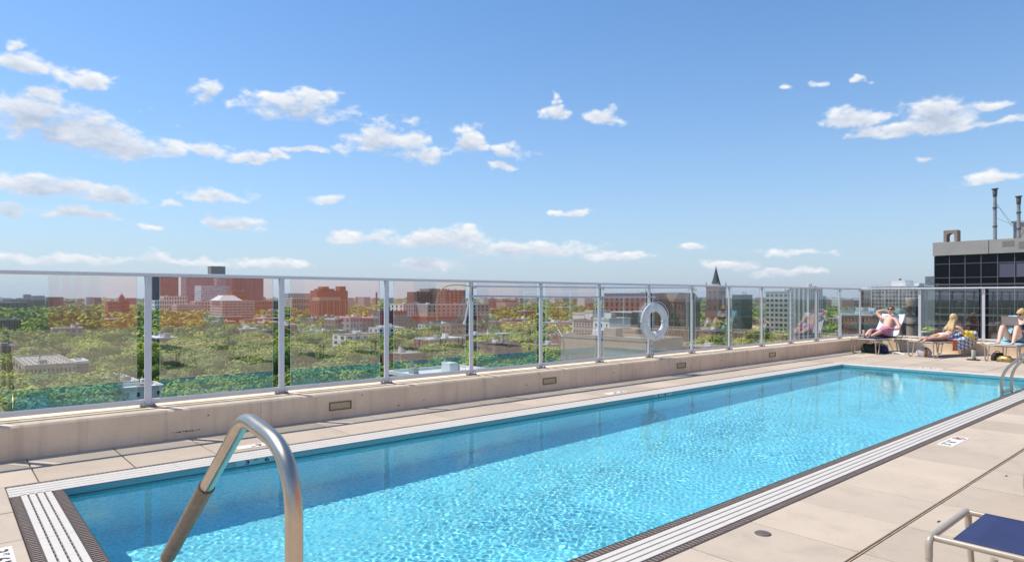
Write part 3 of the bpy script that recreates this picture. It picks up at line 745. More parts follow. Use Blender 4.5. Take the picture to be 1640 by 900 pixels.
def lounger(label, loc, rz, ang, group, piv=1.22, M_navy=M_navy):
    """x along the length (foot at 0), y across"""
    r_ = empty('sun_lounger', loc, label, 'sun lounger', group, rz); h = LWD/2
    b = MB()
    b.tube(fillet([(0, -h, SZ-.09), (0, -h, SZ), (0, h, SZ), (0, h, SZ-.09)], .07, 7), .0165, 12); b.build('foot_bar', M_lf, r_)
    for s_ in (-1, 1):
        b = MB(); b.tube([(.012, s_*(h-.035), SZ-.004), (LL-.02, s_*(h-.035), SZ-.004)], .0145, 10); b.build('side_rail', M_lf, r_)
        b = MB(); b.tube(fillet([(0, s_*h, SZ-.088), (.02, s_*h, .018), (.17, s_*h, .018), (.25, s_*(h-.01), SZ-.022)], .05, 6), .0145, 10); b.build('leg', M_lf, r_)
        b = MB(); b.tube(fillet([(1.18, s_*(h-.01), SZ-.02), (1.24, s_*h, .018), (1.40, s_*h, .018), (1.47, s_*(h-.01), SZ-.02)], .05, 6), .0145, 10); b.build('leg', M_lf, r_)
    b = MB(); b.tube([(1.0, -h+.035, SZ-.05), (1.0, h-.035, SZ-.05)], .011, 8); b.tube([(.5, -h+.035, SZ-.05), (.5, h-.035, SZ-.05)], .011, 8); b.build('cross_bar', M_lf, r_)
    def slab(p0, p1, w0, sag, name):
        b = MB(); nx, ny = 14, 8; p0, p1 = Vector(p0), Vector(p1); nrm = (p1-p0).normalized().cross(Vector((0, 1, 0))); nrm = -nrm if nrm.z < 0 else nrm
        top = []
        for i in range(nx+1):
            for j in range(ny+1):
                t_, u = i/nx, j/ny*2-1
                top.append(p0+(p1-p0)*t_+Vector((0, u*w0, 0))-nrm*sag*math.sin(PI*t_)**.5*(1-u*u))
        bot = [p-nrm*.004 for p in top]; N = len(top); q = lambda i, j: i*(ny+1)+j; fs = []
        for i in range(nx):
            for j in range(ny):
                fs.append((q(i,j), q(i+1,j), q(i+1,j+1), q(i,j+1))); fs.append((N+q(i,j), N+q(i,j+1), N+q(i+1,j+1), N+q(i+1,j)))
        for i in range(nx): fs.append((q(i,0), N+q(i,0), N+q(i+1,0), q(i+1,0))); fs.append((q(i,ny), q(i+1,ny), N+q(i+1,ny), N+q(i,ny)))
        for j in range(ny): fs.append((q(0,j), q(0,j+1), N+q(0,j+1), N+q(0,j))); fs.append((q(nx,j), N+q(nx,j), N+q(nx,j+1), q(nx,j+1)))
        b.add(top+bot, fs, True); return b.build(name, M_navy, r_)
    slab((.085, 0, SZ+.012), (piv, 0, SZ+.012), h-.045, .018, 'seat_sling')
    ca, sa = math.cos(ang), math.sin(ang); BL = .74
    slab((piv+.01, 0, SZ+.012), (piv+BL*ca, 0, SZ+.012+BL*sa), h-.045, .02, 'back_sling')
    b = MB(); b.tube(fillet([(piv, -h+.035, SZ+.01), (piv+(BL+.03)*ca, -h+.035, SZ+.01+(BL+.03)*sa), (piv+(BL+.03)*ca, h-.035, SZ+.01+(BL+.03)*sa), (piv, h-.035, SZ+.01)], .06, 6), .0135, 10); b.build('back_frame', M_lf, r_)
    if ang > .12:
        b = MB(); px_ = piv+.42*ca; pz = SZ+.42*sa
        b.tube(fillet([(px_, -h+.06, pz), (min(LL-.1, px_+.20), -h+.06, SZ+.01), (min(LL-.1, px_+.20), h-.06, SZ+.01), (px_, h-.06, pz)], .03, 4), .009, 8); b.build('prop', M_lf, r_)
    return r_
GR1 = 'loungers along the right side of the pool'
lounger('empty navy lounger in the lower right corner of the picture', (-1.02, 3.765, 0), 0, 0, GR1)
# neighbours of that row, seen mirrored in the glass
for k, (y, a) in enumerate(((5.55, 0), (7.2, .9), (8.7, 0), (10.2, .95), (11.75, .5), (13.2, .9), (14.7, 0))):
    lounger('pale lounger of the right-hand row, seen mirrored in the glass railing', (-1.0+.12*math.sin(k*2.), y, 0), R(3*math.sin(k*1.7)), a, 'loungers seen mirrored in the glass', M_navy=M_beige)
for k in range(6):
    lounger('navy lounger of the back row, seen mirrored in the glass railing', (3.4+.1*math.sin(k), 6.2+k*1.9, 0), R(2*math.cos(k*3)), (0.9, 0, .6)[k % 3], 'loungers seen mirrored in the glass', M_navy=(M_beige, M_navy)[k % 3 == 1])
FY = 18.42; LX = (-6.96, -5.62, -3.98); RZ = (R(85), R(76), R(86))
GR2 = 'loungers at the far end of the pool'
lounger('lounger at the far end under the man in pink shorts', (LX[0], FY, 0), RZ[0], R(50), GR2)
lounger('lounger at the far end under the woman lying on her front', (LX[1], FY, 0), RZ[1], R(16), GR2)
lounger('lounger at the far end under the woman with the laptop', (LX[2], FY, 0), RZ[2], R(52), GR2)

# ================================================================== people
def lw_(k, x, y, z): return (LX[k]+x*math.cos(RZ[k])-y*math.sin(RZ[k]), FY+x*math.sin(RZ[k])+y*math.cos(RZ[k]), z)
M_skin = mat('skin_fair', (.76,.46,.33), .55, noise=.06, nscale=14)
M_skin2 = mat('skin_tan', (.74,.42,.26), .5, noise=.06, nscale=14)
M_skin3 = mat('skin_light', (.80,.51,.38), .5, noise=.05, nscale=14)
M_lip = mat('lips', (.50,.16,.13), .5)
M_eye = mat('eye_dark', (.05,.03,.02), .3)
def skin_mesh(J, E_, root_i, lv=2):
    """one continuous surface grown over a skeleton: J = [(x,y,z,r)]"""
    me = bpy.data.meshes.new('tmp'); me.from_pydata([j[:3] for j in J], E_, []); o = bpy.data.objects.new('tmp', me); C.objects.link(o)
    md = o.modifiers.new('s', 'SKIN'); md.use_smooth_shade = True; md.branch_smoothing = .6
    for i, j in enumerate(J):
        r = j[3] if isinstance(j[3], tuple) else (j[3], j[3])
        me.skin_vertices[0].data[i].radius = r; me.skin_vertices[0].data[i].use_root = (i == root_i)
    sb = o.modifiers.new('u', 'SUBSURF'); sb.levels = sb.render_levels = lv
    dg = bpy.context.evaluated_depsgraph_get(); dg.update()
    ev = o.evaluated_get(dg); out = bpy.data.meshes.new_from_object(ev)
    v = [tuple(p.co) for p in out.vertices]; f = [tuple(p.vertices) for p in out.polygons]
    bpy.data.objects.remove(o); bpy.data.meshes.remove(me); bpy.data.meshes.remove(out)
    return v, f
def hand(J, E_, wi, w, fwd, side, up, s_=1., curl=.5):
    """palm + four bent fingers + thumb, rooted at wrist vertex wi"""
    w, fwd, side, up = Vector(w), Vector(fwd).normalized(), Vector(side).normalized(), Vector(up).normalized()
    p = w+fwd*.055*s_; J.append((*p, (.024*s_, .018*s_))); pi = len(J)-1; E_.append((wi, pi))
    for k, (o_, L) in enumerate(((-.030, .070), (-.010, .082), (.010, .078), (.029, .062))):
        a = w+fwd*.095*s_+side*o_*s_; b_ = a+fwd*L*.5*s_-up*curl*.02; c = b_+fwd*L*.45*s_-up*curl*.045
        i = len(J); J += [(*a, .0105*s_), (*b_, .0092*s_), (*c, .0078*s_)]; E_ += [(pi, i), (i, i+1), (i+1, i+2)]
    a = w+fwd*.04*s_-side*.040*s_; b_ = a+fwd*.035*s_-side*.022*s_-up*.01; i = len(J)
    J += [(*a, .012*s_), (*b_, .0095*s_)]; E_ += [(pi, i), (i, i+1)]
def head(mb, c, fwd, up, s_=1.):
    """skull, jaw, nose, ears, mouth into mb (material slots: 0 skin, 1 lips, 2 eyes); s_ scales a 0.23 m head"""
    c, f, u = Vector(c), Vector(fwd).normalized(), Vector(up).normalized(); u = (u-f*u.dot(f)).normalized(); l = u.cross(f)
    Rm = Matrix((f, l, u)).transposed()
    W = lambda x, y, z: c+(f*x+l*y+u*z)*s_
    n, m = 16, 12; vs_ = []
    for j in range(m+1):
        ph = PI*j/m; z = .118*math.cos(ph); r = math.sin(ph)
        for i in range(n):
            th = 2*PI*i/n; x, y = .094*r*math.cos(th), .074*r*math.sin(th)
            if z < 0: k = 1+z*1.9; y *= max(k, .45)*1.0 if k > 0 else .45; x = x*(1+z*.9) + (.018*(-z/.118) if x > 0 else 0.0)
            vs_.append(W(x, y, z))
    fs = [(j*n+i, (j+1)*n+i, (j+1)*n+(i+1) % n, j*n+(i+1) % n) for j in range(m) for i in range(n)]
    mb.cur = 0; mb.add(vs_, fs, True)
    mb.tube([W(.088, 0, .018), W(.104, 0, -.012), W(.112, 0, -.026), W(.094, 0, -.034)], [.007*s_, .011*s_, .014*s_, .009*s_], 8)
    for s in (-1, 1): mb.ell(W(-.005, s*.075, -.005), (.016*s_, .007*s_, .030*s_), 8, 6, Rm)
    mb.cur = 1; mb.ell(W(.093, 0, -.058), (.008*s_, .022*s_, .007*s_), 8, 6, Rm)
    mb.cur = 2
    for s in (-1, 1): mb.ell(W(.083, s*.030, .010), (.007*s_, .012*s_, .006*s_), 8, 6, Rm)
    mb.cur = 0
    return W, Rm
def body(parent, J, E_, root_i, hd, m):
    v, f = skin_mesh(J, E_, root_i); mb = MB(); mb.add(v, f, True)
    W, Rm = head(mb, *hd); o = mb.build('body', [m, M_lip, M_eye], parent); return o, W, Rm, (v, f)
def garment(name, m, parent, src, test, off):
    """cloth that follows the body: the faces of the body surface inside a region, pushed out and closed"""
    v, f = src; me = bpy.data.meshes.new(name); me.from_pydata(v, [], f); me.update()
    keep = [p for p in me.polygons if test(p.center)]
    nv = {}; mb = MB(); fs = []; nn = me.vertices
    for p in keep:
        for i in p.vertices:
            if i not in nv: nv[i] = len(nv)
    vv = [None]*len(nv)*2; N = len(nv)
    for i, k in nv.items(): vv[k] = nn[i].co+nn[i].normal*off; vv[N+k] = nn[i].co-nn[i].normal*.004
    edges = {}
    for p in keep:
        q = [nv[i] for i in p.vertices]; fs.append(tuple(q)); fs.append(tuple(N+i for i in reversed(q)))
        for a, b_ in zip(q, q[1:]+q[:1]): edges[(a, b_)] = 1
    for a, b_ in edges:
        if (b_, a) not in edges: fs.append((b_, a, N+a, N+b_))
    mb.add(vv, fs, True); bpy.data.meshes.remove(me); return mb.build(name, m, parent)
def sunglasses(parent, W, s_=1.):
    b = MB(); m = mat('dark_lens', (.015,.012,.012), .12)
    for s in (-1, 1):
        b.ell(W(.094, s*.033, .012), (.028*s_, .010*s_, .021*s_), 10, 6, Matrix.Rotation(0, 3, 'Z'))
    for s in (-1, 1): b.obox(W(.097, s*.033, .012), (W(.097, s*.033+.029, .012)-W(.097, s*.033, .012)), (W(.103, s*.033, .012)-W(.097, s*.033, .012)), (W(.097, s*.033, .032)-W(.097, s*.033, .012)))
    for s in (-1, 1): b.tube([W(.092, s*.060, .018), W(.04, s*.078, .018), W(-.01, s*.080, .012)], .003, 6)
    b.v = [tuple(p) for p in b.v]; return b.build('sunglasses', m, parent)

# --- man reclining, one arm behind his head
pm = empty('person', (LX[0], FY, 0), 'man in pink shorts and sunglasses reclining with one arm behind his head', 'person', rz=RZ[0])
J = [(1.14,0,.51,(.15,.12)), (1.26,0,.64,(.135,.10)), (1.40,0,.79,(.155,.11)), (1.475,0,.90,(.11,.085)), (1.52,0,.965,.055), (1.545,0,1.02,.05)]
E_ = [(0,1),(1,2),(2,3),(3,4),(4,5)]
def limb(pts, at_):
    i = len(J)
    J.extend(pts); E_.append((at_, i)); E_.extend((i+k, i+k+1) for k in range(len(pts)-1)); return len(J)-1
for s in (-1, 1):
    k = .02 if s > 0 else -.02
    e = limb([(1.06, s*.10, .50, .088), (.86, s*.12, .545, .078), (.68, s*.13, .585, .056), (.52, s*.115+k*.3, .53, .056), (.30, s*.075, .465, .036), (.215, s*.072, .44, .036)], 0)
    limb([(.19, s*.078, .50, (.034,.022)), (.185, s*.085, .575, (.038,.016)), (.18, s*.088, .625, (.036,.012))], e)
e = limb([(1.455, .17, .895, .058), (1.485, .28, .97, .050), (1.50, .365, 1.06, .043), (1.56, .27, 1.12, .036), (1.635, .155, 1.115, .026)], 3)
hand(J, E_, e, J[e][:3], (.1,-1,-.1), (0,0,1), (1,0,0), 1., .4)
e = limb([(1.455, -.17, .885, .058), (1.38, -.27, .76, .048), (1.285, -.34, .64, .042), (1.18, -.27, .625, .035), (1.09, -.17, .645, .026)], 3)
hand(J, E_, e, J[e][:3], (-.6,1,-.1), (.9,.5,0), (0,0,1), 1., .5)
o, W, Rm, src = body(pm, J, E_, 0, ((1.565, 0, 1.125), (-.86, -.12, .30), (.25, 0, 1)), M_skin)
garment('shorts', mat('pink_shorts', (.52,.20,.33), .8, noise=.2, nscale=30), pm, src, lambda c: .66 < c.x < 1.22 and c.z < .68 and abs(c.y) < .25 and (c.x > .66 and c.z < .40+.0+(c.x-.6)*.8+.25), .012)
b = MB(); b.ell(W(-.018, 0, .030), (.100, .082, .100), 14, 10, Rm); b.ell(W(.045, 0, .088), (.050, .060, .026), 10, 6, Rm); b.build('hair', mat('hair_auburn', (.20,.075,.03), .7, noise=.3, nscale=60, bump=.6, bscale=80), pm)
sunglasses(pm, W)
b = MB(); w_ = J[e]; b.tube([(w_[0]+.03+.0*math.cos(a), w_[1]-.03+.034*math.cos(a), w_[2]+.034*math.sin(a)) for a in [k*PI/6 for k in range(12)]], .009, 6, closed=True); b.build('wristwatch', M_ink, pm)

# --- woman lying on her front, head up, seen from behind
pw = empty('person', (LX[1], FY, 0), 'woman with long blonde hair and white bikini lying on her front', 'person', rz=RZ[1])
J = [(1.00,0,.52,(.155,.115)), (1.14,0,.515,(.12,.085)), (1.27,0,.60,(.125,.08)), (1.36,0,.715,(.115,.075)), (1.385,0,.80,.05), (1.40,0,.85,.045)]
E_ = [(0,1),(1,2),(2,3),(3,4),(4,5)]
for s in (-1, 1):
    e = limb([(.90, s*.09, .50, .090), (.72, s*.10, .475, .074), (.53, s*.095-.02, .455, .052), (.36, s*.085-.02, .465, .052), (.14, s*.06-.02, .445, .032), (.07, s*.058-.02, .45, .030)], 0)
    limb([(.02, s*.06-.02, .425, (.030,.02)), (-.03, s*.062-.02, .405, (.030,.014))], e)
    e = limb([(1.37, s*.155, .725, .048), (1.42, s*.235, .60, .040), (1.50, s*.27, .455, .034), (1.62, s*.19, .445, .030), (1.72, s*.09, .45, .022)], 3)
    hand(J, E_, e, J[e][:3], (.7, -s*.7, 0), (.7*s, .7, 0), (0, 0, 1), .9, .3)
o, W, Rm, src = body(pw, J, E_, 0, ((1.43, 0, .945), (.95, -.15, -.15), (-.1, 0, 1), .95), M_skin2)
garment('bikini_bottom', mat('white_bikini', (.80,.76,.74), .7), pw, src, lambda c: .84+abs(c.y)*.55 < c.x < 1.05 and c.z > .42, .006)
garment('bikini_tie', mat('white_bikini'), pw, src, lambda c: 1.235 < c.x < 1.265 and abs(c.y) < .19 and c.z < .72, .005)
M_blond = mat('hair_blonde', (.62,.40,.14), .5, noise=.35, nscale=40, col2=(.82,.62,.30), bump=.8, bscale=60)
b = MB(); b.ell(W(-.018, 0, .022), (.104, .086, .110), 16, 10, Rm)
r = random.Random(4)
for k in range(46):
    u = r.uniform(-1, 1); L = r.uniform(.4, 1)
    p0 = Vector(W(-.09+.05*abs(u), u*.075, r.uniform(-.03, .06))); sp = u*.13+r.uniform(-.02,.02)
    b.tube([p0, p0+Vector((-.03, -u*.01, -.08)), Vector((1.30, sp*.55, .80)), Vector((1.255-.02*L, sp*.75, .73)), Vector((1.225-.05*L, sp*.8+r.uniform(-.03,.03), .68-.03*L))], [.016, .017, .016, .013, .005], 6)
b.build('hair', M_blond, pw)
b = MB(); b.ell(W(-.09, 0, .085), (.02, .045, .022), 10, 6, Rm); b.build('hair_clip', mat('cream_clip', (.85,.75,.5), .5), pw)

# --- woman with a laptop on raised knees
pl = empty('person', (LX[2], FY, 0), 'woman in black swimsuit and sunglasses with a laptop on her knees', 'person', rz=RZ[2])
J = [(.98,0,.51,(.155,.12)), (1.12,0,.60,(.125,.09)), (1.25,0,.75,(.13,.095)), (1.33,0,.865,(.105,.075)), (1.36,0,.94,.046), (1.375,0,.985,.043)]
E_ = [(0,1),(1,2),(2,3),(3,4),(4,5)]
for s in (-1, 1):
    e = limb([(.90, s*.10, .51, .092), (.74, s*.13, .66, .080), (.60, s*.14, .815, .056), (.49, s*.145, .64, .056), (.36, s*.14, .46, .034), (.335, s*.14, .435, .034)], 0)
    limb([(.25, s*.145, .43, (.036,.022)), (.16, s*.15, .422, (.038,.014))], e)
    e = limb([(1.315, s*.155, .865, .048), (1.23, s*.25, .72, .040), (1.12, s*.27, .62, .034), (.95, s*.20, .67, .030), (.86, s*.12, .735, .022)], 3)
    hand(J, E_, e, J[e][:3], (-.8, -s*.3, .15), (-.3*s, .9, 0), (0, 0, 1), .9, .3)
o, W, Rm, src = body(pl, J, E_, 0, ((1.385, 0, 1.075), (-1, .22, -.12), (0, 0, 1), .95), M_skin3)
garment('swimsuit', mat('black_swimsuit', (.015,.013,.02), .6), pl, src, lambda c: (c.x > .90 and c.z < .83 and abs(c.y) < .16+max(0, .62-c.z)*.3 and c.x < 1.5 and (c.x-.90)*1.1+.38 < c.z+.12 or (.86 < c.x < 1.1 and c.z < .55 and abs(c.y) < .2)), .006)
b = MB(); b.ell(W(-.018, 0, .025), (.103, .085, .105), 16, 10, Rm); b.ell(W(-.075, 0, .105), (.055, .055, .05), 12, 8, Rm)
for k in range(16):
    u = r.uniform(-1, 1); p0 = Vector(W(-.08, u*.05, .05)); b.tube([p0, p0+Vector((.03, u*.02, -.10)), p0+Vector((.02, u*.05, -.21-.05*r.random()))], [.014, .014, .005], 6)
b.build('hair', M_blond, pl); sunglasses(pl, W, .95)
lp = empty('laptop', lw_(2, .66, 0, .835), 'open silver laptop on the knees of the seated woman', 'laptop', rz=RZ[2])
M_lap = mat('laptop_grey', (.42,.38,.37), .35, metal=.5)
b = MB(); b.obox((.115, 0, -.035), (.115, 0, -.035), (0, .165, 0), (.002, 0, .007)); b.build('keyboard_base', M_lap, lp)
b = MB(); b.obox((-.035, 0, .105), (.035, 0, -.105), (0, .165, 0), (.004, 0, .0015)); b.build('lid', M_lap, lp)
b = MB(); b.obox((-.030, 0, .107), (.032, 0, -.095), (0, .155, 0), (.0008, 0, .0003)); b.build('screen', mat('screen_dark', (.05,.06,.08), .15), lp)

# ================================================================== towels and belongings
def cloth(name, label, m, fn, nu=24, nv=24, th=.008, cat='towel', seed=1, wr=.008):
    b = MB(); r_ = random.Random(seed); ph = [r_.uniform(0, 7) for _ in range(6)]
    pts = []
    for i in range(nu+1):
        for j in range(nv+1):
            u, v = i/nu, j/nv; p = Vector(fn(u, v)); k = wr*(math.sin(u*13+ph[0]+3*v)+math.sin(v*17+ph[1]+5*u)+.6*math.sin((u+v)*23+ph[2]))
            pts.append(p+Vector((k*.5, k*.4, abs(k)*.8)))
    N = len(pts); q = lambda i, j: i*(nv+1)+j; nr = []
    for i in range(nu+1):
        for j in range(nv+1):
            a = pts[q(min(i+1, nu), j)]-pts[q(max(i-1, 0), j)]; c = pts[q(i, min(j+1, nv))]-pts[q(i, max(j-1, 0))]; nr.append(a.cross(c).normalized())
    bt = [p-n_*th for p, n_ in zip(pts, nr)]; fs = []
    for i in range(nu):
        for j in range(nv): fs.append((q(i,j), q(i+1,j), q(i+1,j+1), q(i,j+1))); fs.append((N+q(i,j), N+q(i,j+1), N+q(i+1,j+1), N+q(i+1,j)))
    for i in range(nu): fs.append((q(i,0), N+q(i,0), N+q(i+1,0), q(i+1,0))); fs.append((q(i,nv), q(i+1,nv), N+q(i+1,nv), N+q(i,nv)))
    for j in range(nv): fs.append((q(0,j), q(0,j+1), N+q(0,j+1), N+q(0,j))); fs.append((q(nu,j), N+q(nu,j), N+q(nu,j+1), q(nu,j+1)))
    b.add(pts+bt, fs, True); o = b.build(name, m); return tag(o, label, cat)
M_wt = mat('white_towel', (.78,.80,.82), .9, bump=.5, bscale=120, noise=.06, nscale=8)
M_bt = mat('pale_blue_towel', (.30,.60,.68), .9, bump=.5, bscale=120, noise=.12, nscale=8)
def back_towel(k, ang, w_, over=.25, start=.0):
    ca, sa = math.cos(ang), math.sin(ang); BL = .79; piv = 1.22; tot = BL+over
    def fn(u, v):
        s_ = start+(tot-start)*u; y = (v*2-1)*w_
        if s_ < BL: x = piv+s_*ca; z = SZ+.035+s_*sa
        else: x = piv+BL*ca+.03*math.sin(min(1, (s_-BL)*8)); z = SZ+.035+BL*sa-(s_-BL)
        return lw_(k, x, y, z)
    return fn
cloth('towel', 'white towel spread over the backrest behind the man in pink shorts', M_wt, back_towel(0, R(50), .31), seed=2)
cloth('towel', 'pale blue towel over the backrest behind the woman with the laptop', M_bt, back_towel(2, R(52), .33), seed=3)
cloth('towel', 'pale blue towel spread on the seat under the woman with the laptop', mat('light_towel', (.45,.66,.74), .9, bump=.5, bscale=120, noise=.2, nscale=10), lambda u, v: lw_(2, .10+1.05*u, (v*2-1)*.30, SZ+.022), seed=5, wr=.004)
def plaid():
    m = bpy.data.materials.new('plaid_towel'); m.use_nodes = True; t = m.node_tree; b = t.nodes['Principled BSDF']
    tcn = nd(t, 'ShaderNodeTexCoord'); s_ = nd(t, 'ShaderNodeSeparateXYZ'); t.links.new(tcn.outputs['Object'], s_.inputs[0])
    def st_(o, k, w_):
        a = nd(t, 'ShaderNodeMath', operation='MULTIPLY'); a.inputs[1].default_value = k; t.links.new(o, a.inputs[0])
        f = nd(t, 'ShaderNodeMath', operation='FRACT'); t.links.new(a.outputs[0], f.inputs[0])
        l = nd(t, 'ShaderNodeMath', operation='LESS_THAN'); l.inputs[1].default_value = w_; t.links.new(f.outputs[0], l.inputs[0]); return l.outputs[0]
    ax = nd(t, 'ShaderNodeMath', operation='ADD'); t.links.new(s_.outputs[0], ax.inputs[0]); t.links.new(s_.outputs[2], ax.inputs[1])
    a1 = st_(s_.outputs[1], 11, .42); a2 = st_(ax.outputs[0], 11, .42)
    sm = nd(t, 'ShaderNodeMath', operation='ADD'); t.links.new(a1, sm.inputs[0]); t.links.new(a2, sm.inputs[1])
    h = nd(t, 'ShaderNodeMath', operation='MULTIPLY'); h.inputs[1].default_value = .5; t.links.new(sm.outputs[0], h.inputs[0])
    cr = nd(t, 'ShaderNodeValToRGB'); t.links.new(h.outputs[0], cr.inputs[0]); cr.color_ramp.interpolation = 'CONSTANT'
    e = cr.color_ramp.elements; e[0].color = (.75,.72,.68,1); e[1].position = .8; e[1].color = (.03,.05,.20,1); x = e.new(.4); x.color = (.30,.38,.58,1)
    t.links.new(cr.outputs[0], b.inputs['Base Color']); b.inputs['Roughness'].default_value = .9; return m
# side drape: x along the lounger, falls over the edge towards the camera's right
def drape(k, x0, x1, y0, side, drop, lift=.0, slope=0.):
    def fn(u, v):
        s_ = v*(abs(side*.33-y0)+drop); x = x0+(x1-x0)*u; run = abs(side*.33-y0)
        zt = SZ+.03+max(0, x-1.22)*slope+lift
        if s_ < run: return lw_(k, x, y0+side*s_, zt)
        q = s_-run; return lw_(k, x, side*(.335+.02*math.sin(x*30)), zt-q)
    return fn
cloth('towel', 'blue and white plaid towel hanging over the side of the middle lounger', plaid(), drape(1, .86, 1.88, .05, -1, .26, slope=.28), seed=7, wr=.005)
cloth('towel', 'orange red folded towel at the edge of the plaid towel', mat('orange_towel', (.65,.16,.08), .9, bump=.5, bscale=120), drape(1, .80, .90, -.12, -1, .27, lift=.01), seed=8, nu=6, wr=.003)
cloth('cloth', 'bright yellow cloth lying beside the blonde woman', mat('yellow_cloth', (.80,.55,.04), .8), lambda u, v: lw_(1, 1.38+.42*u, -.16-.20*v+.03*math.sin(u*9), SZ+.13+.10*math.sin(PI*u)*math.sin(PI*v)-.12*max(0, v-.75)*4+.03*math.sin(u*14+v*6)), nu=18, nv=18, seed=9, wr=.012, cat='cloth')
def bag(name, label, loc, size, m, cat='bag', seed=1, handles=True):
    r_ = empty(name, loc, label, cat); b = MB(); n, k = 18, 10; rr = random.Random(seed); ph = [rr.uniform(0, 6) for _ in range(4)]
    vs_ = []
    for j in range(k+1):
        t_ = j/k
        for i in range(n):
            a = 2*PI*i/n; q = (1-.5*max(0, t_-.55)*1.6)*(1+.06*math.sin(3*a+ph[0]+t_*4)+.04*math.sin(7*a+ph[1]))
            sx_ = math.copysign(abs(math.cos(a))**.7, math.cos(a)); sy_ = math.copysign(abs(math.sin(a))**.7, math.sin(a))
            vs_.append((size[0]/2*q*sx_, size[1]/2*q*sy_, size[2]*t_*(1+.06*math.sin(2*a+ph[2]))))
    fs = [(j*n+i, j*n+(i+1) % n, (j+1)*n+(i+1) % n, (j+1)*n+i) for j in range(k) for i in range(n)]+[tuple(range(n-1,-1,-1)), tuple(range(k*n, k*n+n))]
    b.add(vs_, fs, True); b.build('bag_body', m, r_)
    if handles:
        b = MB(); b.tube(fillet([(-size[0]*.2, 0, size[2]*.9), (-size[0]*.16, -size[1]*.2, size[2]*1.25), (size[0]*.16, -size[1]*.2, size[2]*1.25), (size[0]*.2, 0, size[2]*.9)], .05), .008, 6); b.build('handle', m, r_)
    return r_
def sandals(label, loc, m, rz=0):
    r_ = empty('sandals', loc, label, 'sandals', rz=rz)
    for s in (-1, 1):
        b = MB(); pts = [(.13*math.cos(a)+.0, s*.065+.045*math.sin(a)*(1+.25*math.cos(a)), 0) for a in [k*PI/9 for k in range(18)]]
        b.add([(x, y, .002) for x, y, z in pts]+[(x, y, .022) for x, y, z in pts], [tuple(range(17,-1,-1)), tuple(range(18, 36))]+[(i, (i+1) % 18, 18+(i+1) % 18, 18+i) for i in range(18)]); so_ = b.build('sole', m, r_)
        b = MB(); b.tube([(.02, s*.065-.042, .022), (.045, s*.065-.02, .05), (.055, s*.065, .056), (.045, s*.065+.02, .05), (.02, s*.065+.042, .022)], .009, 6, flat=.5); b.build('strap', m, r_)
    return r_
M_blk = mat('black_fabric', (.02,.025,.022), .8, noise=.4, nscale=12, col2=(.05,.09,.05))
M_nav = mat('navy_fabric', (.025,.03,.09), .8)
bag('duffel_bag', 'dark green and black bag under the lounger of the man', lw_(0, .50, .08, 0), (.42, .26, .24), M_blk, seed=2)
bag('backpack', 'navy blue bag under the lounger of the man, beside the green one', lw_(0, .62, -.22, 0), (.26, .24, .19), M_nav, seed=3)
sandals('pair of worn brown and white sandals in front of the first far lounger', (LX[0]-.10, FY-.02, 0), mat('sandal_mix', (.22,.17,.12), .8, noise=.8, nscale=30, col2=(.6,.57,.5)), R(20))
b = MB()
for k in range(4): b.box(-.13+k*.07, -.09, .0, -.095+k*.07, .09, .26-.01*k, .006)
o = b.build('striped_bag', mat('cream_stripes', (.62,.58,.42), .8)); o.location = lw_(0, .70, -.16, 0); tag(o, 'cream striped beach bag standing under the lounger of the man', 'bag')
bag('beach_bag', 'white cloth bag under the lounger of the blonde woman', lw_(1, .30, .10, 0), (.34, .24, .22), mat('white_bag', (.70,.62,.62), .8, noise=.25, nscale=14, col2=(.78,.70,.70)), seed=5)
def bottle(name, label, loc, prof, m, mc, cap):
    r_ = empty(name, loc, label, 'bottle'); b = MB(); b.lathe(prof, n=18); b.build('bottle_body', m, r_); b = MB(); b.lathe(cap, n=18); b.build('cap', mc, r_); return r_
bottle('bottle', 'brown sunscreen bottle standing beside the white cloth bag', lw_(1, .18, -.02, 0), [(.03,0),(.034,.01),(.034,.15),(.02,.175),(.016,.19)], mat('brown_bottle', (.26,.13,.04), .3), M_ink, [(.018,.188),(.018,.22),(0,.22)])
bottle('tumbler', 'pale green drinking tumbler with dark lid between two loungers', (LX[2]-.60, FY+.30, 0), [(.036,0),(.04,.01),(.046,.22),(.046,.24)], mat('tumbler_green', (.60,.66,.52), .35), M_ink, [(.047,.238),(.047,.258),(.03,.268),(0,.268)])
sandals('black flip-flops beside the green tumbler', (LX[2]-.56, FY+.12, 0), M_ink, R(5))
bag('tote_bag', 'dark tote bag under the lounger of the woman with the laptop', lw_(2, .42, .18, 0), (.26, .22, .18), mat('dark_tote', (.05,.035,.03), .8), seed=8)
bag('clutch_bag', 'shiny gold bag under the lounger of the woman with the laptop', lw_(2, .22, -.02, 0), (.30, .20, .13), mat('gold_fabric', (.55,.36,.14), .35, metal=.5, noise=.5, nscale=18, bump=.8, bscale=30), seed=9, handles=False)
cloth('towel', 'small white folded towel on the ground behind the man’s lounger'.replace('’', ''), M_wt, lambda u, v: (LX[0]+.50+.30*u, FY+.55+.16*v, .03+.02*math.sin(u*5)), nu=8, nv=8, th=.025, seed=12, wr=.004)

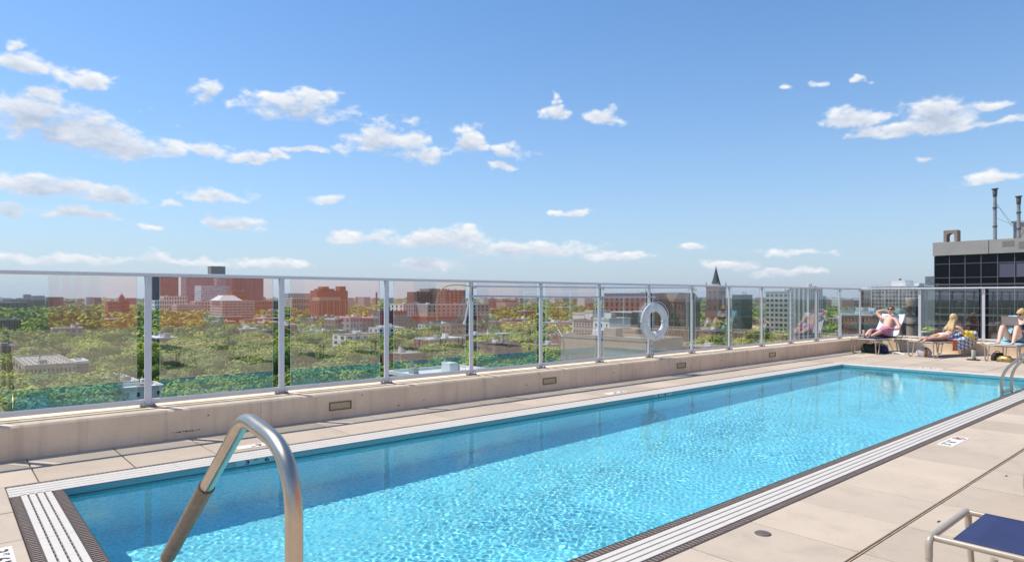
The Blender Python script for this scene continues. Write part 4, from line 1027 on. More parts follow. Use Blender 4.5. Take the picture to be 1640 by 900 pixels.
# ================================================================== the city below
GZ = -32.0; HAZE = 6e-5
def ground_mat():
    m = bpy.data.materials.new('ground'); m.use_nodes = True; t = m.node_tree; b = t.nodes['Principled BSDF']
    tcn = nd(t, 'ShaderNodeTexCoord'); n = nd(t, 'ShaderNodeTexNoise'); setin(n, Scale=.012, Detail=10., Roughness=.7); t.links.new(tcn.outputs['Object'], n.inputs['Vector'])
    cr = nd(t, 'ShaderNodeValToRGB'); t.links.new(n.outputs[0], cr.inputs[0]); e = cr.color_ramp.elements
    e[0].position = .35; e[0].color = (.035,.06,.018,1); e[1].position = .68; e[1].color = (.20,.17,.15,1); x = e.new(.5); x.color = (.07,.085,.035,1)
    t.links.new(cr.outputs[0], b.inputs['Base Color']); b.inputs['Roughness'].default_value = .95; b.inputs['Specular IOR Level'].default_value = .1; return m
S_ = 9000
tag(MB().add([(-S_,-S_,0),(S_,-S_,0),(S_,S_,0),(-S_,S_,0)], [(0,1,2,3)]).build('ground', ground_mat(), loc=(0,0,GZ)), kind='structure')

def road_(name, a, b_, w_, m, z):
    a, b_ = Vector((*a, 0)), Vector((*b_, 0)); t_ = (b_-a).normalized(); s_ = Vector((-t_.y, t_.x, 0))*w_/2
    return MB().add([a-s_, b_-s_, b_+s_, a+s_], [(0,1,2,3)]).build(name, m, loc=(0,0,GZ+z))
M_asph = mat('asphalt', (.06,.06,.06), .9, noise=.2, nscale=.5)
M_side = mat('pavement', (.35,.33,.30), .9, noise=.2, nscale=.5)

FOOT = []     # footprints: x0, y0, x1, y1
def brick(name, c, k=.12): return mat(name, c, .9, noise=k, nscale=.5, detail=8.)
B_RED = brick('brick_red', (.30,.095,.06)); B_ORG = brick('brick_orange', (.44,.19,.10)); B_BRN = brick('brick_brown', (.20,.12,.085))
B_TAN = brick('brick_tan', (.46,.35,.25)); B_GRY = brick('stucco_grey', (.34,.34,.34)); B_WHT = brick('stucco_white', (.82,.80,.76), .05); B_DRK = brick('brick_dark', (.07,.06,.06)); B_CON = brick('concrete_pale', (.50,.46,.41))
B_DR2 = brick('brick_crimson', (.26,.045,.05))
R_WHT = brick('roof_white', (.66,.65,.62), .1); R_GRY = brick('roof_grey', (.30,.28,.26), .15); R_TAN = brick('roof_tan', (.36,.31,.26), .12); R_DRK = brick('roof_dark', (.10,.095,.09), .2)
M_win = mat('window_glass', (.035,.045,.06), .12, spec=.6, rand=.7)
M_trim = mat('window_trim', (.55,.52,.47), .7)
_unit = {}
def unit(name, m):
    if (name, m.name) not in _unit:
        _unit[(name, m.name)] = MB().box(-.5, -.5, -.5, .5, .5, .5).build(name, m); o = _unit[(name, m.name)]; me = o.data; bpy.data.objects.remove(o); _unit[(name, m.name)] = me
    return _unit[(name, m.name)]
def ubox(name, m, parent, c, s_):
    o = bpy.data.objects.new(name, unit(name, m)); C.objects.link(o); o.parent = parent; o.location = c; o.scale = s_; return o
def place(face, px0, px1, d):
    """footprint edges of a front that spans px0..px1 at distance d; 'E' faces the terrace from the left, 'S' from ahead"""
    pc = (px0+px1)/2; r = ray(pc)
    if face == 'E':
        X = r[0]*d; ys = sorted(X*ray(p)[1]/ray(p)[0] for p in (px0, px1)); return X, ys[0], ys[1]
    Y = r[1]*d; xs = sorted(Y*ray(p)[0]/ray(p)[1] for p in (px0, px1)); return Y, xs[0], xs[1]
def building(name, label, cat, face, px0, px1, d, ytop, depth, wall, roof=R_GRY, floors=0, bays=0, side=0, ww=.45, wh=.55, group=None, units=2, base=None, win=None, lip=.7, tex=None, z0=None):
    F_, a0, a1 = place(face, px0, px1, d); zt = zat(ytop, d) if ytop else z0
    H = zt-GZ
    if face == 'E': x0, x1, y0, y1 = F_-depth, F_, a0, a1
    else: x0, x1, y0, y1 = a0, a1, F_, F_+depth
    FOOT.append((x0, y0, x1, y1))
    L, Dp = x1-x0, y1-y0
    r_ = empty(name, (x0, y0, GZ), label, cat, group)
    b = MB()
    if base:                                   # lower storeys in another masonry
        b.box(.05, .05, 0, L-.05, Dp-.05, base[0]*H); bb = b.build('base', base[1], r_); b = MB(); b.box(0, 0, base[0]*H, L, Dp, H-.4)
    else: b.box(0, 0, 0, L, Dp, H-.4)
    b.build('wall', tex or wall, r_)
    b = MB(); t_ = .35
    b.box(-.12, -.12, H-.399, L+.12, Dp+.12, H-.25)
    b.box(-.12, -.12, H-.25, L+.12, t_, H+lip-.25); b.box(-.12, Dp-t_, H-.25, L+.12, Dp+.12, H+lip-.25)
    b.box(-.12, t_, H-.25, t_, Dp-t_, H+lip-.25); b.box(L-t_, t_, H-.25, L+.12, Dp-t_, H+lip-.25)
    rf = b.build('roof', roof, r_)
    rr = random.Random(int(px0*7+d))
    for k in range(units):
        s_ = rr.uniform(1.2, 3.0); u = MB(); x, y = rr.uniform(2, max(2.1, L-4)), rr.uniform(2, max(2.1, Dp-4))
        u.box(x, y, H-.25, x+s_*1.4, y+s_, H+rr.uniform(.9, 2.2), .08); u.box(x+.3, y+.3, H-.2, x+.6, y+.6, H+2.5)
        u.build('roof_unit', R_WHT if k % 2 else R_GRY, rf)
    if floors and bays:
        fh = (H-.8)/floors; ws = []
        n_s = side
        for f in range(floors):
            zc = f*fh+fh*.55+.2
            if zat(1, 1) and zc < 0: continue
            if face == 'E':
                bw = Dp/bays
                ws += [((L+.02, (i+.5)*bw, zc), (.16, bw*ww, fh*wh)) for i in range(bays)]
                if n_s: sw = L/n_s; ws += [(((i+.5)*sw, -.02, zc), (sw*ww, .16, fh*wh)) for i in range(n_s)]
            else:
                bw = L/bays
                ws += [(((i+.5)*bw, -.02, zc), (bw*ww, .16, fh*wh)) for i in range(bays)]
                if n_s: sw = Dp/n_s; ws += [((L+.02, (i+.5)*sw, zc), (.16, sw*ww, fh*wh)) for i in range(n_s)]
        ws.sort(key=lambda q: -q[0][2])
        for c, s_ in ws[:100]: ubox('window', win or M_win, r_, c, s_)
        if len(ws) > 100:
            b = MB()
            for c, s_ in ws[100:]: b.box(*(c[i]-s_[i]/2 for i in range(3)), *(c[i]+s_[i]/2 for i in range(3)))
            tag(b.build('window', win or M_win, r_), kind='stuff')
    return r_, (x0, y0, x1, y1, H)
T = 'building'
# towers on the left skyline
fm = facade_mat
building('office_tower', 'narrow dark navy tower just right of the first railing post', 'tower', 'E', 244, 257, 1500, 438, 30, B_DRK, R_DRK, tex=fm('navy_curtain', (.025,.035,.055), (.05,.07,.11), 3.2, 4.0, .7, .35), units=0)
building('office_tower', 'tall maroon tower beside the narrow navy tower', 'tower', 'E', 257.5, 286, 1500, 438.5, 34, B_RED, R_DRK, tex=fm('maroon_curtain', (.16,.05,.075), (.11,.08,.12), 6.0, 3.8, .62, .5), units=1)
building('glass_tower', 'broad grey-blue glass tower with maroon lower storeys behind the pale clinic', 'tower', 'E', 298, 348, 1420, 442, 40, B_GRY, R_DRK, tex=fm('blue_glass', (.13,.16,.21), (.06,.10,.15), 5.0, 3.8, .8, .5), units=0, base=(.5, fm('mauve_front', (.22,.10,.13), (.11,.12,.16), 6, 3.8, .7, .5)))
building('office_tower', 'broad maroon tower with dark vertical window strips right of the glass tower', 'tower', 'E', 372, 422, 1380, 443, 40, B_RED, R_DRK, tex=fm('maroon_strips', (.13,.03,.07), (.05,.065,.09), 4.5, 90, .5, .99), units=0)
building('glass_tower', 'light grey glass slab between the two broad towers', 'tower', 'E', 347, 373, 1430, 440, 36, B_GRY, R_DRK, tex=fm('pale_glass', (.33,.35,.40), (.20,.25,.32), 4.0, 3.8, .8, .5), units=0)
building('roof_plant', 'boxy beige plant room rising above the railing on top of the towers', 'plant room', 'E', 338, 361, 1450, 427, 24, brick('plant_beige', (.30,.26,.21)), R_DRK, units=1)
building('glass_building', 'shorter pale cyan glass building in front of the towers', T, 'E', 322, 368, 1220, 458, 40, B_GRY, R_WHT, tex=fm('cyan_glass', (.45,.58,.66), (.18,.32,.42), 4.4, 4.2, .75, .6), units=1)
building('brick_building', 'low dark red block at the foot of the maroon tower', T, 'E', 372, 397, 1150, 466, 30, B_RED, R_DRK, 6, 7)
building('white_building', 'white low-rise with stepped roofs right of the first railing post', T, 'E', 248, 278, 1050, 481, 26, B_WHT, R_WHT, 4, 8, 3)
building('white_building', 'white low-rise behind, at the foot of the maroon tower', T, 'E', 262, 300, 1150, 474.5, 26, B_WHT, R_WHT, 5, 9, 3)
building('parking_building', 'cream building with long window bands left of the pale clinic', T, 'E', 283, 322, 950, 488, 26, B_CON, R_WHT, tex=fm('cream_bands', (.56,.52,.46), (.12,.12,.12), 60, 3.4, .99, .42))
building('white_building', 'pale block right behind the clinic with the white roof', T, 'E', 312, 352, 1020, 483, 24, B_CON, R_WHT, 5, 8, 2)
r_, q_ = building('clinic_building', 'pale mid-rise with long window bands and a white sloping roof structure', T, 'E', 356, 408, 800, 482, 48, B_TAN, R_WHT, side=8, units=0, tex=fm('clinic_front', (.60,.52,.45), (.13,.12,.12), 5.0, 3.3, .86, .5))
b = MB(); L_, D_, H_ = q_[2]-q_[0], q_[3]-q_[1], q_[4]
b.add([(6,-2,H_+.5),(L_-8,-2,H_+.5),(L_-8,D_-12,H_+.5),(6,D_-12,H_+.5),(14,6,H_+7),(L_-16,6,H_+7),(L_-16,D_-20,H_+7),(14,D_-20,H_+7)], [(0,1,5,4),(1,2,6,5),(2,3,7,6),(3,0,4,7),(4,5,6,7)]); b.build('roof_structure', R_WHT, r_)
building('brick_building', 'long low brown building right of the pale clinic', T, 'E', 408, 446, 1000, 482, 30, B_BRN, R_TAN, 4, 10)
building('white_building', 'long white low building on the horizon left of the stepped red tower', T, 'E', 462, 507, 1350, 470, 30, B_WHT, R_WHT, tex=fm('white_bands', (.62,.58,.56), (.20,.17,.18), 60, 4, .99, .4))
building('white_building', 'low pinkish building in front of the long white one on the horizon', T, 'E', 468, 500, 1150, 478, 26, B_TAN, R_WHT, 3, 9)
# stepped red tower and the block in front
r_, q_ = building('brick_tower', 'stepped dark red brick tower with two peaks', 'tower', 'E', 508, 557, 900, 466, 22, B_RED, R_DRK, tex=fm('red_tower_front', (.33,.085,.06), (.13,.05,.045), 4.2, 3.1, .35, .5), units=0)
for a, c, h in ((.22,.42,6.0), (.78,.98,6.5), (.10,.60,3.0)): MB().box(2+a*3, q_[1]*0+(q_[3]-q_[1])*a, q_[4]-.3, 18, (q_[3]-q_[1])*c, q_[4]+h).build('roof_block', B_RED, r_)
r_, q_ = building('brick_block', 'orange-brown twelve-storey block in front of the stepped red tower', T, 'E', 511, 557, 760, 481, 26, B_ORG, R_TAN, 11, 8, side=4, ww=.42, units=0, tex=brick('block_rust', (.33,.12,.075)))
MB().box(4, 2, q_[4]-.2, 22, (q_[3]-q_[1])*.8, q_[4]+3.6).build('roof_house', B_TAN, r_)
b = MB()
for k in range(5): b.box(26.0, 3+k*(q_[3]-q_[1]-6)/4-.4, 0, 26.5, 3+k*(q_[3]-q_[1]-6)/4+.4, q_[4]-.5)
b.build('pier', B_TAN, r_)
building('factory_chimney', 'thin dark chimney stack on the horizon right of the stepped red tower', 'chimney', 'E', 602.6, 604.4, 1500, 468, 3, B_DRK, R_DRK, units=0, lip=.3)
# third and fourth bays
building('dark_building', 'dark crimson brick building left of the long white and red apartments', T, 'E', 612, 652, 600, 499, 24, B_DR2, R_DRK, 6, 8, side=3)
building('apartment_building', 'long apartment building, white above and crimson below', T, 'E', 646, 684, 640, 487, 24, B_WHT, R_WHT, 7, 10, side=3, ww=.32, wh=.6, base=(.56, B_DR2), units=3)
building('apartment_building', 'long apartment building, warm grey above and crimson below', T, 'E', 684.5, 783, 650, 487.5, 24, brick('stucco_warm', (.52,.44,.38)), R_WHT, 7, 14, side=0, ww=.34, wh=.6, base=(.56, B_DR2), units=4)
building('modern_building', 'dark modern mid-rise behind the white apartments', T, 'E', 668, 692, 920, 468, 26, B_DRK, R_DRK, tex=fm('dark_modern', (.05,.05,.055), (.20,.18,.15), 5, 3.6, .5, .4))
building('modern_building', 'beige mid-rise squeezed between two dark ones', T, 'E', 688, 716, 950, 463, 26, B_TAN, R_GRY, tex=fm('beige_modern', (.38,.31,.22), (.06,.06,.07), 5, 3.6, .5, .5))
building('modern_building', 'black mid-rise with white balconies above the grey apartments', T, 'E', 714, 746, 900, 465, 26, B_DRK, R_DRK, tex=fm('black_modern', (.035,.035,.04), (.30,.29,.27), 7, 3.6, .35, .4))
building('brick_house', 'narrow orange brick house right of the second railing post', 'house', 'E', 461, 476, 430, 520, 16, B_ORG, R_WHT, 4, 3, side=3)
building('brick_house', 'orange brick house left of the second railing post', 'house', 'E', 395, 415, 470, 521, 18, B_ORG, R_WHT, 4, 4, side=3)
building('brick_house', 'tan brick house with white roof beside the second railing post', 'house', 'E', 424, 448, 520, 516, 16, B_TAN, R_WHT, 4, 4, side=3)
building('brick_house', 'dull red brick house in the middle of the third glass bay', 'house', 'E', 536, 561, 530, 511, 18, B_RED, R_WHT, 4, 5, side=3)
building('grey_house', 'grey house with white roof sheds in the third glass bay', 'house', 'E', 561, 580, 520, 508, 18, B_GRY, R_WHT, 4, 4, side=2, units=4)
building('grey_house', 'dark grey house with large window near the third railing post', 'house', 'E', 580, 606, 540, 509, 18, brick('dark_grey', (.14,.14,.15)), R_WHT, 4, 4, side=2)
# near roofs low in the left bays
r_, q_ = building('flat_roof_building', 'big tan flat-roofed building with rows of small white roof vents', T, 'E', 40, 122, 203, 584, 42, B_TAN, R_TAN, 4, 12, side=4, units=1, lip=.5)
rf = [c for c in r_.children if c.name.startswith('roof')][0]; rr = random.Random(5)
for i in range(6):
    for j in range(8): ubox('roof_vent', R_WHT, rf, ((q_[2]-q_[0])*(i+.7)/6.6, (q_[3]-q_[1])*(j+.6)/8.4, q_[4]), (.4, .4, .5))
building('roof_annex', 'small white-roofed annex at the right end of the tan flat-roofed building', 'annex', 'E', 122, 142, 212, 580, 12, B_BRN, R_WHT, 3, 3, side=2, units=0)
building('dark_roof_building', 'dark-roofed building at the left edge of the picture', T, 'E', -30, 32, 265, 556, 30, B_BRN, R_DRK, 4, 8, side=3, units=3)
for nm, a, c, d_, y_ in (('first', 160, 206, 222, 607), ('middle', 180, 224, 204, 614), ('nearest', 196, 262, 188, 622)):
    building('white_house', 'white stucco townhouse low in the first glass bay, %s of the stepped three' % {'first': 'farthest', 'middle': 'middle', 'nearest': 'nearest'}[nm], 'house', 'E', a, c, d_, y_, 11, B_WHT, R_WHT, 3, 4, side=2, ww=.3, units=2, lip=.9)
for k, (a, c, d_, y_, dp, wl, rf_) in enumerate(((98, 186, 365, 546.5, 22, B_BRN, R_WHT), (118, 168, 335, 553, 16, B_BRN, R_WHT), (211, 240, 350, 549, 18, B_BRN, R_WHT), (252, 284, 330, 541, 30, B_DRK, R_WHT), (0, 34, 480, 512, 26, B_BRN, R_GRY), (318, 400, 370, 548, 16, B_BRN, R_WHT))):
    building('flat_roof_building', ['long pale flat roof among the trees in the first glass bay', 'shorter pale flat roof just below the long one in the first glass bay', 'pale flat roof beside the first railing post', 'dark grey building with white roof right of the first railing post', 'brown building with grey roof at the left edge above the trees', 'low white roof among the trees in the second glass bay'][k], T, 'E', a, c, d_, y_, dp, wl, rf_, 3, 8, side=4, units=3, lip=.5)
r_, q_ = building('flat_roof_building', 'nearby brick building with bright white roof low in the fourth glass bay', T, 'E', 682, 800, 138, 600, 15, B_BRN, R_WHT, 5, 8, units=3, lip=.6)
building('long_shed', 'long building with white roof on the far left skyline', T, 'E', -40, 44, 1250, 484, 60, B_BRN, R_WHT, 2, 12, lip=.3)
building('brown_block', 'pair of brown blocks on the far left skyline, left one', T, 'E', 38, 50, 1500, 472, 20, B_BRN, R_DRK, 6, 4)
building('brown_block', 'pair of brown blocks on the far left skyline, right one', T, 'E', 52, 72, 1500, 474, 20, B_BRN, R_DRK, 6, 6)
building('brick_building', 'red brick building left of the domed one in the first glass bay', T, 'E', 173, 194, 900, 483, 20, B_RED, R_GRY, 5, 6)
r_, q_ = building('domed_building', 'red brick building with a dark red dome in the first glass bay', T, 'E', 192, 207, 920, 481, 14, B_DR2, R_DRK, 5, 4, units=0)
b = MB(); b.lathe([(3.9,-1),(3.9,3.2),(3.4,4.5),(2.4,6.6),(1.0,8.2),(.35,8.8),(.25,11),(0,12.6)], (7, 3.5, q_[4]), 14); b.build('dome', B_DR2, r_)
building('brick_building', 'crimson brick building with pale roof beside the first railing post', T, 'E', 174, 206, 640, 511, 22, B_DR2, R_WHT, 3, 6)
# ahead, facing the other way
building('brick_block', 'red brick mid-rise with dark window columns left of the life ring', T, 'S', 968, 1034, 330, 471, 16, brick('brick_rose', (.34,.13,.10)), R_DRK, 11, 8, side=2, ww=.4, wh=.66)
r_, q_ = building('white_house', 'small white building with flat canopy below the red brick mid-rise', 'house', 'S', 950, 976, 240, 511, 12, B_WHT, R_WHT, 7, 3, ww=.22, wh=.3)
building('canopy_building', 'glazed building with flat white canopy roof in front of the red brick mid-rise', T, 'S', 978, 1012, 250, 499, 14, fm('dark_glazed', (.08,.08,.08), (.03,.035,.04), 3, 3.2, .8, .8), R_WHT, units=0, lip=.3)
building('tan_building', 'wide low windowless tan building at the foot of the white one', T, 'S', 898, 1046, 165, 541, 12, B_TAN, R_TAN, units=2)
building('tan_building', 'low tan building below the canopy roof', T, 'S', 976, 1018, 200, 529, 10, B_TAN, R_TAN, 5, 6, units=0)
building('white_box_building', 'white windowless box near the sixth railing post, left one', T, 'S', 917, 935, 290, 502, 12, B_WHT, R_WHT, units=0)
building('white_box_building', 'white windowless box near the sixth railing post, right one', T, 'S', 937, 949, 285, 499, 12, B_WHT, R_WHT, units=0)
building('grey_building', 'grey building under the two white boxes', T, 'S', 918, 950, 270, 513, 12, B_GRY, R_GRY, 8, 7)
def gable_house(label, px0, px1, d, yeave, ypeak, wall, depth=14):
    r_, q_ = building('gabled_house', label, 'house', 'S', px0, px1, d, yeave, depth, wall, R_DRK, 7, 3, side=3, units=0, lip=.3, ww=.35, group='steep gabled houses')
    L_, D_, H_ = q_[2]-q_[0], q_[3]-q_[1], q_[4]; hp = zat(ypeak, d)-zat(yeave, d)
    b = MB(); b.add([(-.2,-.3,H_),(L_+.2,-.3,H_),(L_/2,-.3,H_+hp),(-.2,D_,H_),(L_+.2,D_,H_),(L_/2,D_,H_+hp)], [(0,1,2),(5,4,3),(0,2,5,3),(1,4,5,2)]); b.build('gable', wall, r_)
    return r_
gable_house('steep gabled brown house right of the life ring, left of three', 1047, 1063, 330, 484, 469, B_BRN)
gable_house('steep gabled brown house right of the life ring, middle of three', 1063.5, 1079, 332, 483, 468.5, B_TAN)
gable_house('steep gabled brown house right of the life ring, right of three', 1079.5, 1096, 328, 484, 469, B_BRN)
# church
r_, q_ = building('church', 'brick church with a tall pointed dark spire', 'church', 'S', 1131, 1151, 600, 459, 12, brick('church_brick', (.22,.10,.075)), R_GRY, 0, 0, units=0, lip=.8)
L_, D_, H_ = q_[2]-q_[0], q_[3]-q_[1], q_[4]
b = MB(); zt = zat(425, 600)-GZ; s0 = L_*.30
b.lathe([(L_*.42, H_-.2), (L_*.40, H_+1.5), (s0, H_+2.5)], (L_/2, D_/2, 0), 8, False); b.build('belfry', B_TAN, r_)
b = MB(); b.lathe([(s0*1.1, H_+2.5), (s0*.75, H_+7), (s0*.42, H_+12), (.28, zt-1.6), (.12, zt)], (L_/2, D_/2, 0), 8, False); b.build('spire', mat('spire_slate', (.07,.09,.10), .6), r_)
for x in (.3, .7):
    for z in (.55, .75, .88): ubox('window', M_win, r_, (L_*x, -.05, H_*z), (1.2, .3, 3.2))
for sx_ in (0, L_):
    for sy_ in (0, D_):
        b = MB(); b.lathe([(.9, H_-1), (.9, H_+1), (0, H_+5)], (sx_, sy_, 0), 6, False); b.build('pinnacle', B_TAN, r_)
b = MB(); b.box(-9, D_, 0, L_+4, D_+30, H_*.52); b.add([(-9,D_,H_*.52),(L_+4,D_,H_*.52),(L_/2-2.5,D_,H_*.74),(-9,D_+30,H_*.52),(L_+4,D_+30,H_*.52),(L_/2-2.5,D_+30,H_*.74)], [(0,1,2),(5,4,3),(0,2,5,3),(1,4,5,2)]); b.build('nave', B_BRN, r_)
building('green_building', 'dark green building right of the church', T, 'S', 1172, 1187, 420, 473, 14, brick('dark_green', (.035,.06,.05)), R_DRK, 10, 3)
building('apartment_building', 'grey apartment block with rows of balconies right of the church', T, 'S', 1226, 1262, 400, 468, 16, B_CON, R_GRY, 12, 5, side=2, ww=.6, wh=.5)
building('apartment_tower', 'tall pale tower with vertical white fins beside the grey balcony block', 'tower', 'S', 1269, 1296, 350, 461, 16, B_CON, R_WHT, tex=fm('fin_front', (.52,.50,.47), (.13,.14,.16), 2.4, 60, .55, .99))
building('glass_building', 'narrow blue-grey glass building right of the pale finned tower', T, 'S', 1297, 1307, 420, 475, 14, B_GRY, R_GRY, tex=fm('bluegrey_glass', (.16,.20,.26), (.08,.11,.16), 3, 3.4, .8, .6))
building('brick_building', 'brick apartment building left of the big grid-fronted tower', T, 'S', 1379, 1397, 520, 465, 14, B_BRN, R_GRY, 9, 4)
r_, q_ = building('grid_tower', 'wide beige tower with a regular grid of dark windows behind the sunbathers', 'tower', 'S', 1396, 1469, 450, 459, 34, brick('grid_beige', (.66,.55,.42), .05), R_WHT, 0, 0, units=0)
L_, D_, H_ = q_[2]-q_[0], q_[3]-q_[1], q_[4]; nb, nf = 13, 15; bw, fh = L_/nb, H_/nf
ws = [((i+.5)*bw, (f+.5)*fh) for f in range(nf-1, 1, -1) for i in range(nb)]
for x, z in ws[:100]: ubox('window', mat('grid_glass', (.13,.10,.08), .5, rand=.6), r_, (x, -.02, z), (bw*.84, .1, fh*.80))
b = MB()
for x, z in ws[100:]: b.box(x-bw*.4, -.07, z-fh*.37, x+bw*.4, .03, z+fh*.37)
tag(b.build('window', mat('grid_glass'), r_), kind='stuff')
for k in range(nb//4+1): MB().box(k*4*bw-.35, -.55, 0, k*4*bw+.35, -.08, H_).build('fin', B_CON, r_)
MB().box(L_*.40, 4, H_-.3, L_*.70, 20, H_+4.4).build('roof_house', B_WHT, r_); MB().box(L_*.9, 4, H_-.3, L_*1.0, 14, H_+2.2).build('roof_house', B_WHT, r_)
b = MB(); b.lathe([(.7,0),(.9,.6),(.5,1.2),(0,1.3)], (L_*.52, 10, H_+4.4), 8); b.build('roof_fan', M_ink, r_)
b = MB(); b.box(-3.0, 0, 0, -.05, D_, H_-1)  # set-back wing
building('brick_building', 'low brick row with blue roof lights left of the man on the lounger', T, 'S', 1347, 1397, 300, 504, 14, B_RED, R_WHT, 7, 9, ww=.4)
building('white_roof_building', 'low building with pale blue roof sheds behind the man on the lounger', T, 'S', 1344, 1400, 330, 499, 14, B_WHT, brick('roof_blue', (.30,.50,.62), .3), units=5)
r_, q_ = building('green_roof_hall', 'hall with a pitched green roof in front of the grid-fronted tower', T, 'S', 1402, 1441, 330, 501, 14, B_BRN, R_GRY, 6, 8, units=0, lip=.2)
L_, D_, H_ = q_[2]-q_[0], q_[3]-q_[1], q_[4]; b = MB(); b.add([(0,-.5,H_+.1),(L_,-.5,H_+.1),(L_,D_,H_+.1),(0,D_,H_+.1),(2,D_/2,H_+2.6),(L_-2,D_/2,H_+2.6)], [(0,1,5,4),(1,2,5),(2,3,4,5),(3,0,4)]); b.build('pitched_roof', brick('roof_copper', (.12,.24,.19), .2), r_)
building('dark_brick_building', 'dark brick wall corner just left of the man on the lounger', T, 'S', 1358, 1379, 120, 523, 10, B_DR2, R_DRK, 8, 3, units=0)
# old brick chimney close behind the lounger
cx_, cy_ = P(1462, 110); r_ = empty('brick_chimney', (cx_, cy_, GZ), 'old round tan brick chimney with dark top behind the far railing', 'chimney'); ht = zat(477, 110)-GZ
b = MB(); b.lathe([(1.25, 0), (.98, ht*.55), (.93, ht-3.2)], n=20); b.build('shaft', B_TAN, r_)
b = MB(); b.lathe([(.95, ht-3.2), (1.0, ht-3.1), (.92, ht-1.5), (.93, ht-1.4)], n=20); b.build('sooted_band', mat('brick_sooty', (.09,.075,.065), .9, noise=.5, nscale=1.5), r_)
b = MB(); b.lathe([(.93, ht-1.4), (1.06, ht-.7), (1.10, ht-.15), (1.08, ht), (.8, ht), (.8, ht-.5)], n=20); b.build('crown', B_TAN, r_)
for k in range(9): MB().lathe([(1.03+.01*(9-k)/3, ht-4.5-k*2.4), (1.03+.01*(9-k)/3, ht-4.35-k*2.4)], n=20).build('iron_band', M_ink, r_)

# ---- the dark glass building
YB = 82.0; XL_ = YB*ray(1497)[0]/ray(1497)[1]; XR_ = XL_+34
d0 = -SN*XL_+CS*YB
zr = zat(389, d0); zg = zat(410, d0)
r_ = empty('glass_office_building', (XL_, YB, GZ), 'black glass office building with a concrete parapet on the right', T)
FOOT.append((XL_-2, YB-2, XR_+2, YB+30))
W_ = XR_-XL_; M_blkgl = mat('black_glass', (.006,.006,.009), .12, spec=.22, rand=.35); M_mull = mat('mullion', (.24,.22,.23), .45, metal=.2)
MB().box(.25, .3, 0, W_, 26, zg-GZ-.05).build('core', mat('core_dark', (.012,.012,.014), .5), r_)
b = MB(); M_pc = brick('precast_panel', (.52,.46,.40), .12); pw_ = 5.1; k = 0; x = -.15
pcs = []
while x < W_:
    e_ = min(x+pw_, W_); MB().box(x+.03, -.25, zg-GZ, e_-.03, 1.0, zr-GZ).build('concrete_panel', M_pc, r_); x = e_
MB().box(-.15, 1.0, zg-GZ, .9, 26, zr-GZ).build('concrete_panel', M_pc, r_)
MB().box(.0, 1.0, zg-GZ-.05, W_, 26, zg-GZ+.4).build('roof', R_GRY, r_)
for k, (x, z, w2, h2) in enumerate(((6.6, .95, .5, .28), (8.2, .75, .75, .35), (13.6, 1.15, .8, .25), (17.3, 1.0, .25, .2), (18.5, 1.05, .3, .2))): MB().box(x-w2, -.262, zr-GZ-1.45+z-h2, x+w2, -.2505, zr-GZ-1.45+z+h2).build('patch_repair', mat('patch_mortar', (.34,.29,.25), .9), r_)
cw = 18.4*d0/FPX*1.0
cw = 1.42; fh = 3.22
bands = []; z = zg-GZ
rows = []
nfl = 5
for f in range(nfl):
    t0 = z-f*fh; rows += [(t0-.90, t0-.04), (t0-.96-1.42, t0-.96), (t0-fh+.20, t0-.96-1.48)]
ncol = int(W_/cw); cnt = 0; more = MB(); rr = random.Random(3)
M_bl = mat('blind_grey', (.16,.15,.19), .3, rand=.3)
for q, (za, zb) in enumerate(rows):
    for i in range(ncol):
        xa, xb = i*cw+.05, (i+1)*cw-.03
        if i < 14 and cnt < 100:
            bl = (q % 3 == 1 and rr.random() < .15) or (q == 1 and i in (4, 5))
            ubox('window', M_bl if bl else M_blkgl, r_, ((xa+xb)/2, 0, (za+zb)/2), (xb-xa, .06, zb-za)); cnt += 1
        else: more.box(xa, -.03, za, xb, .03, zb)
tag(more.build('window', M_blkgl, r_), kind='stuff')
for i in range(ncol+1): MB().box(i*cw-.03, -.12, 0, i*cw+.03, .28, zg-GZ-.06).build('mullion', M_mull, r_)
for f in range(nfl):
    t0 = z-f*fh
    MB().box(-.02, -.14, t0-fh-.02, W_, .1, t0-fh+.17).build('floor_band', mat('floor_band', (.17,.155,.16), .5, metal=.3), r_)
    for dz in (.93, 2.41): MB().box(0, -.08, t0-dz-.025, W_, .05, t0-dz+.025).build('transom', M_mull, r_)
MB().box(-.9, -.10, zat(457, d0)-GZ, -.05, .9, zat(442.5, d0)-GZ).build('window_box', mat('box_metal', (.30,.31,.33), .5, metal=.4, noise=.3, nscale=3), r_)
# on its roof
zr0 = zr-GZ
def on_roof(px, dy=0): return (YB+dy)*ray(px)[0]/ray(px)[1]-XL_
sc_ = d0/FPX
o_ = empty('brick_vent_housing', (XL_+on_roof(1511, 1.1), YB+1.1, zg+.4), 'small square brick housing with an arched hole on the roof of the black building', 'vent housing')
hh = zat(369, d0)-zg-.4; ww_ = 19*sc_*1.0
b = MB(); b.box(0, 0, 0, ww_*.22, 1.2, hh-.25); b.box(ww_*.78, 0, 0, ww_, 1.2, hh-.25); b.box(0, 0, hh-.25, ww_, 1.2, hh)
n = 10
for k in range(n):
    a0, a1 = PI*k/n, PI*(k+1)/n; c_, h_ = ww_/2, ww_*.28
    x0, x1 = c_-h_*math.cos(a0), c_-h_*math.cos(a1); z0 = hh-.25-ww_*.30+h_*math.sin(a0)*.9; z1 = hh-.25-ww_*.30+h_*math.sin(a1)*.9
    b.add([(x0,0,z0),(x1,0,z1),(x1,0,hh-.25),(x0,0,hh-.25),(x0,1.2,z0),(x1,1.2,z1),(x1,1.2,hh-.25),(x0,1.2,hh-.25)], [(0,1,2,3),(7,6,5,4),(0,4,5,1)])
b.build('housing', brick('weathered_brick', (.34,.26,.20), .3), o_)
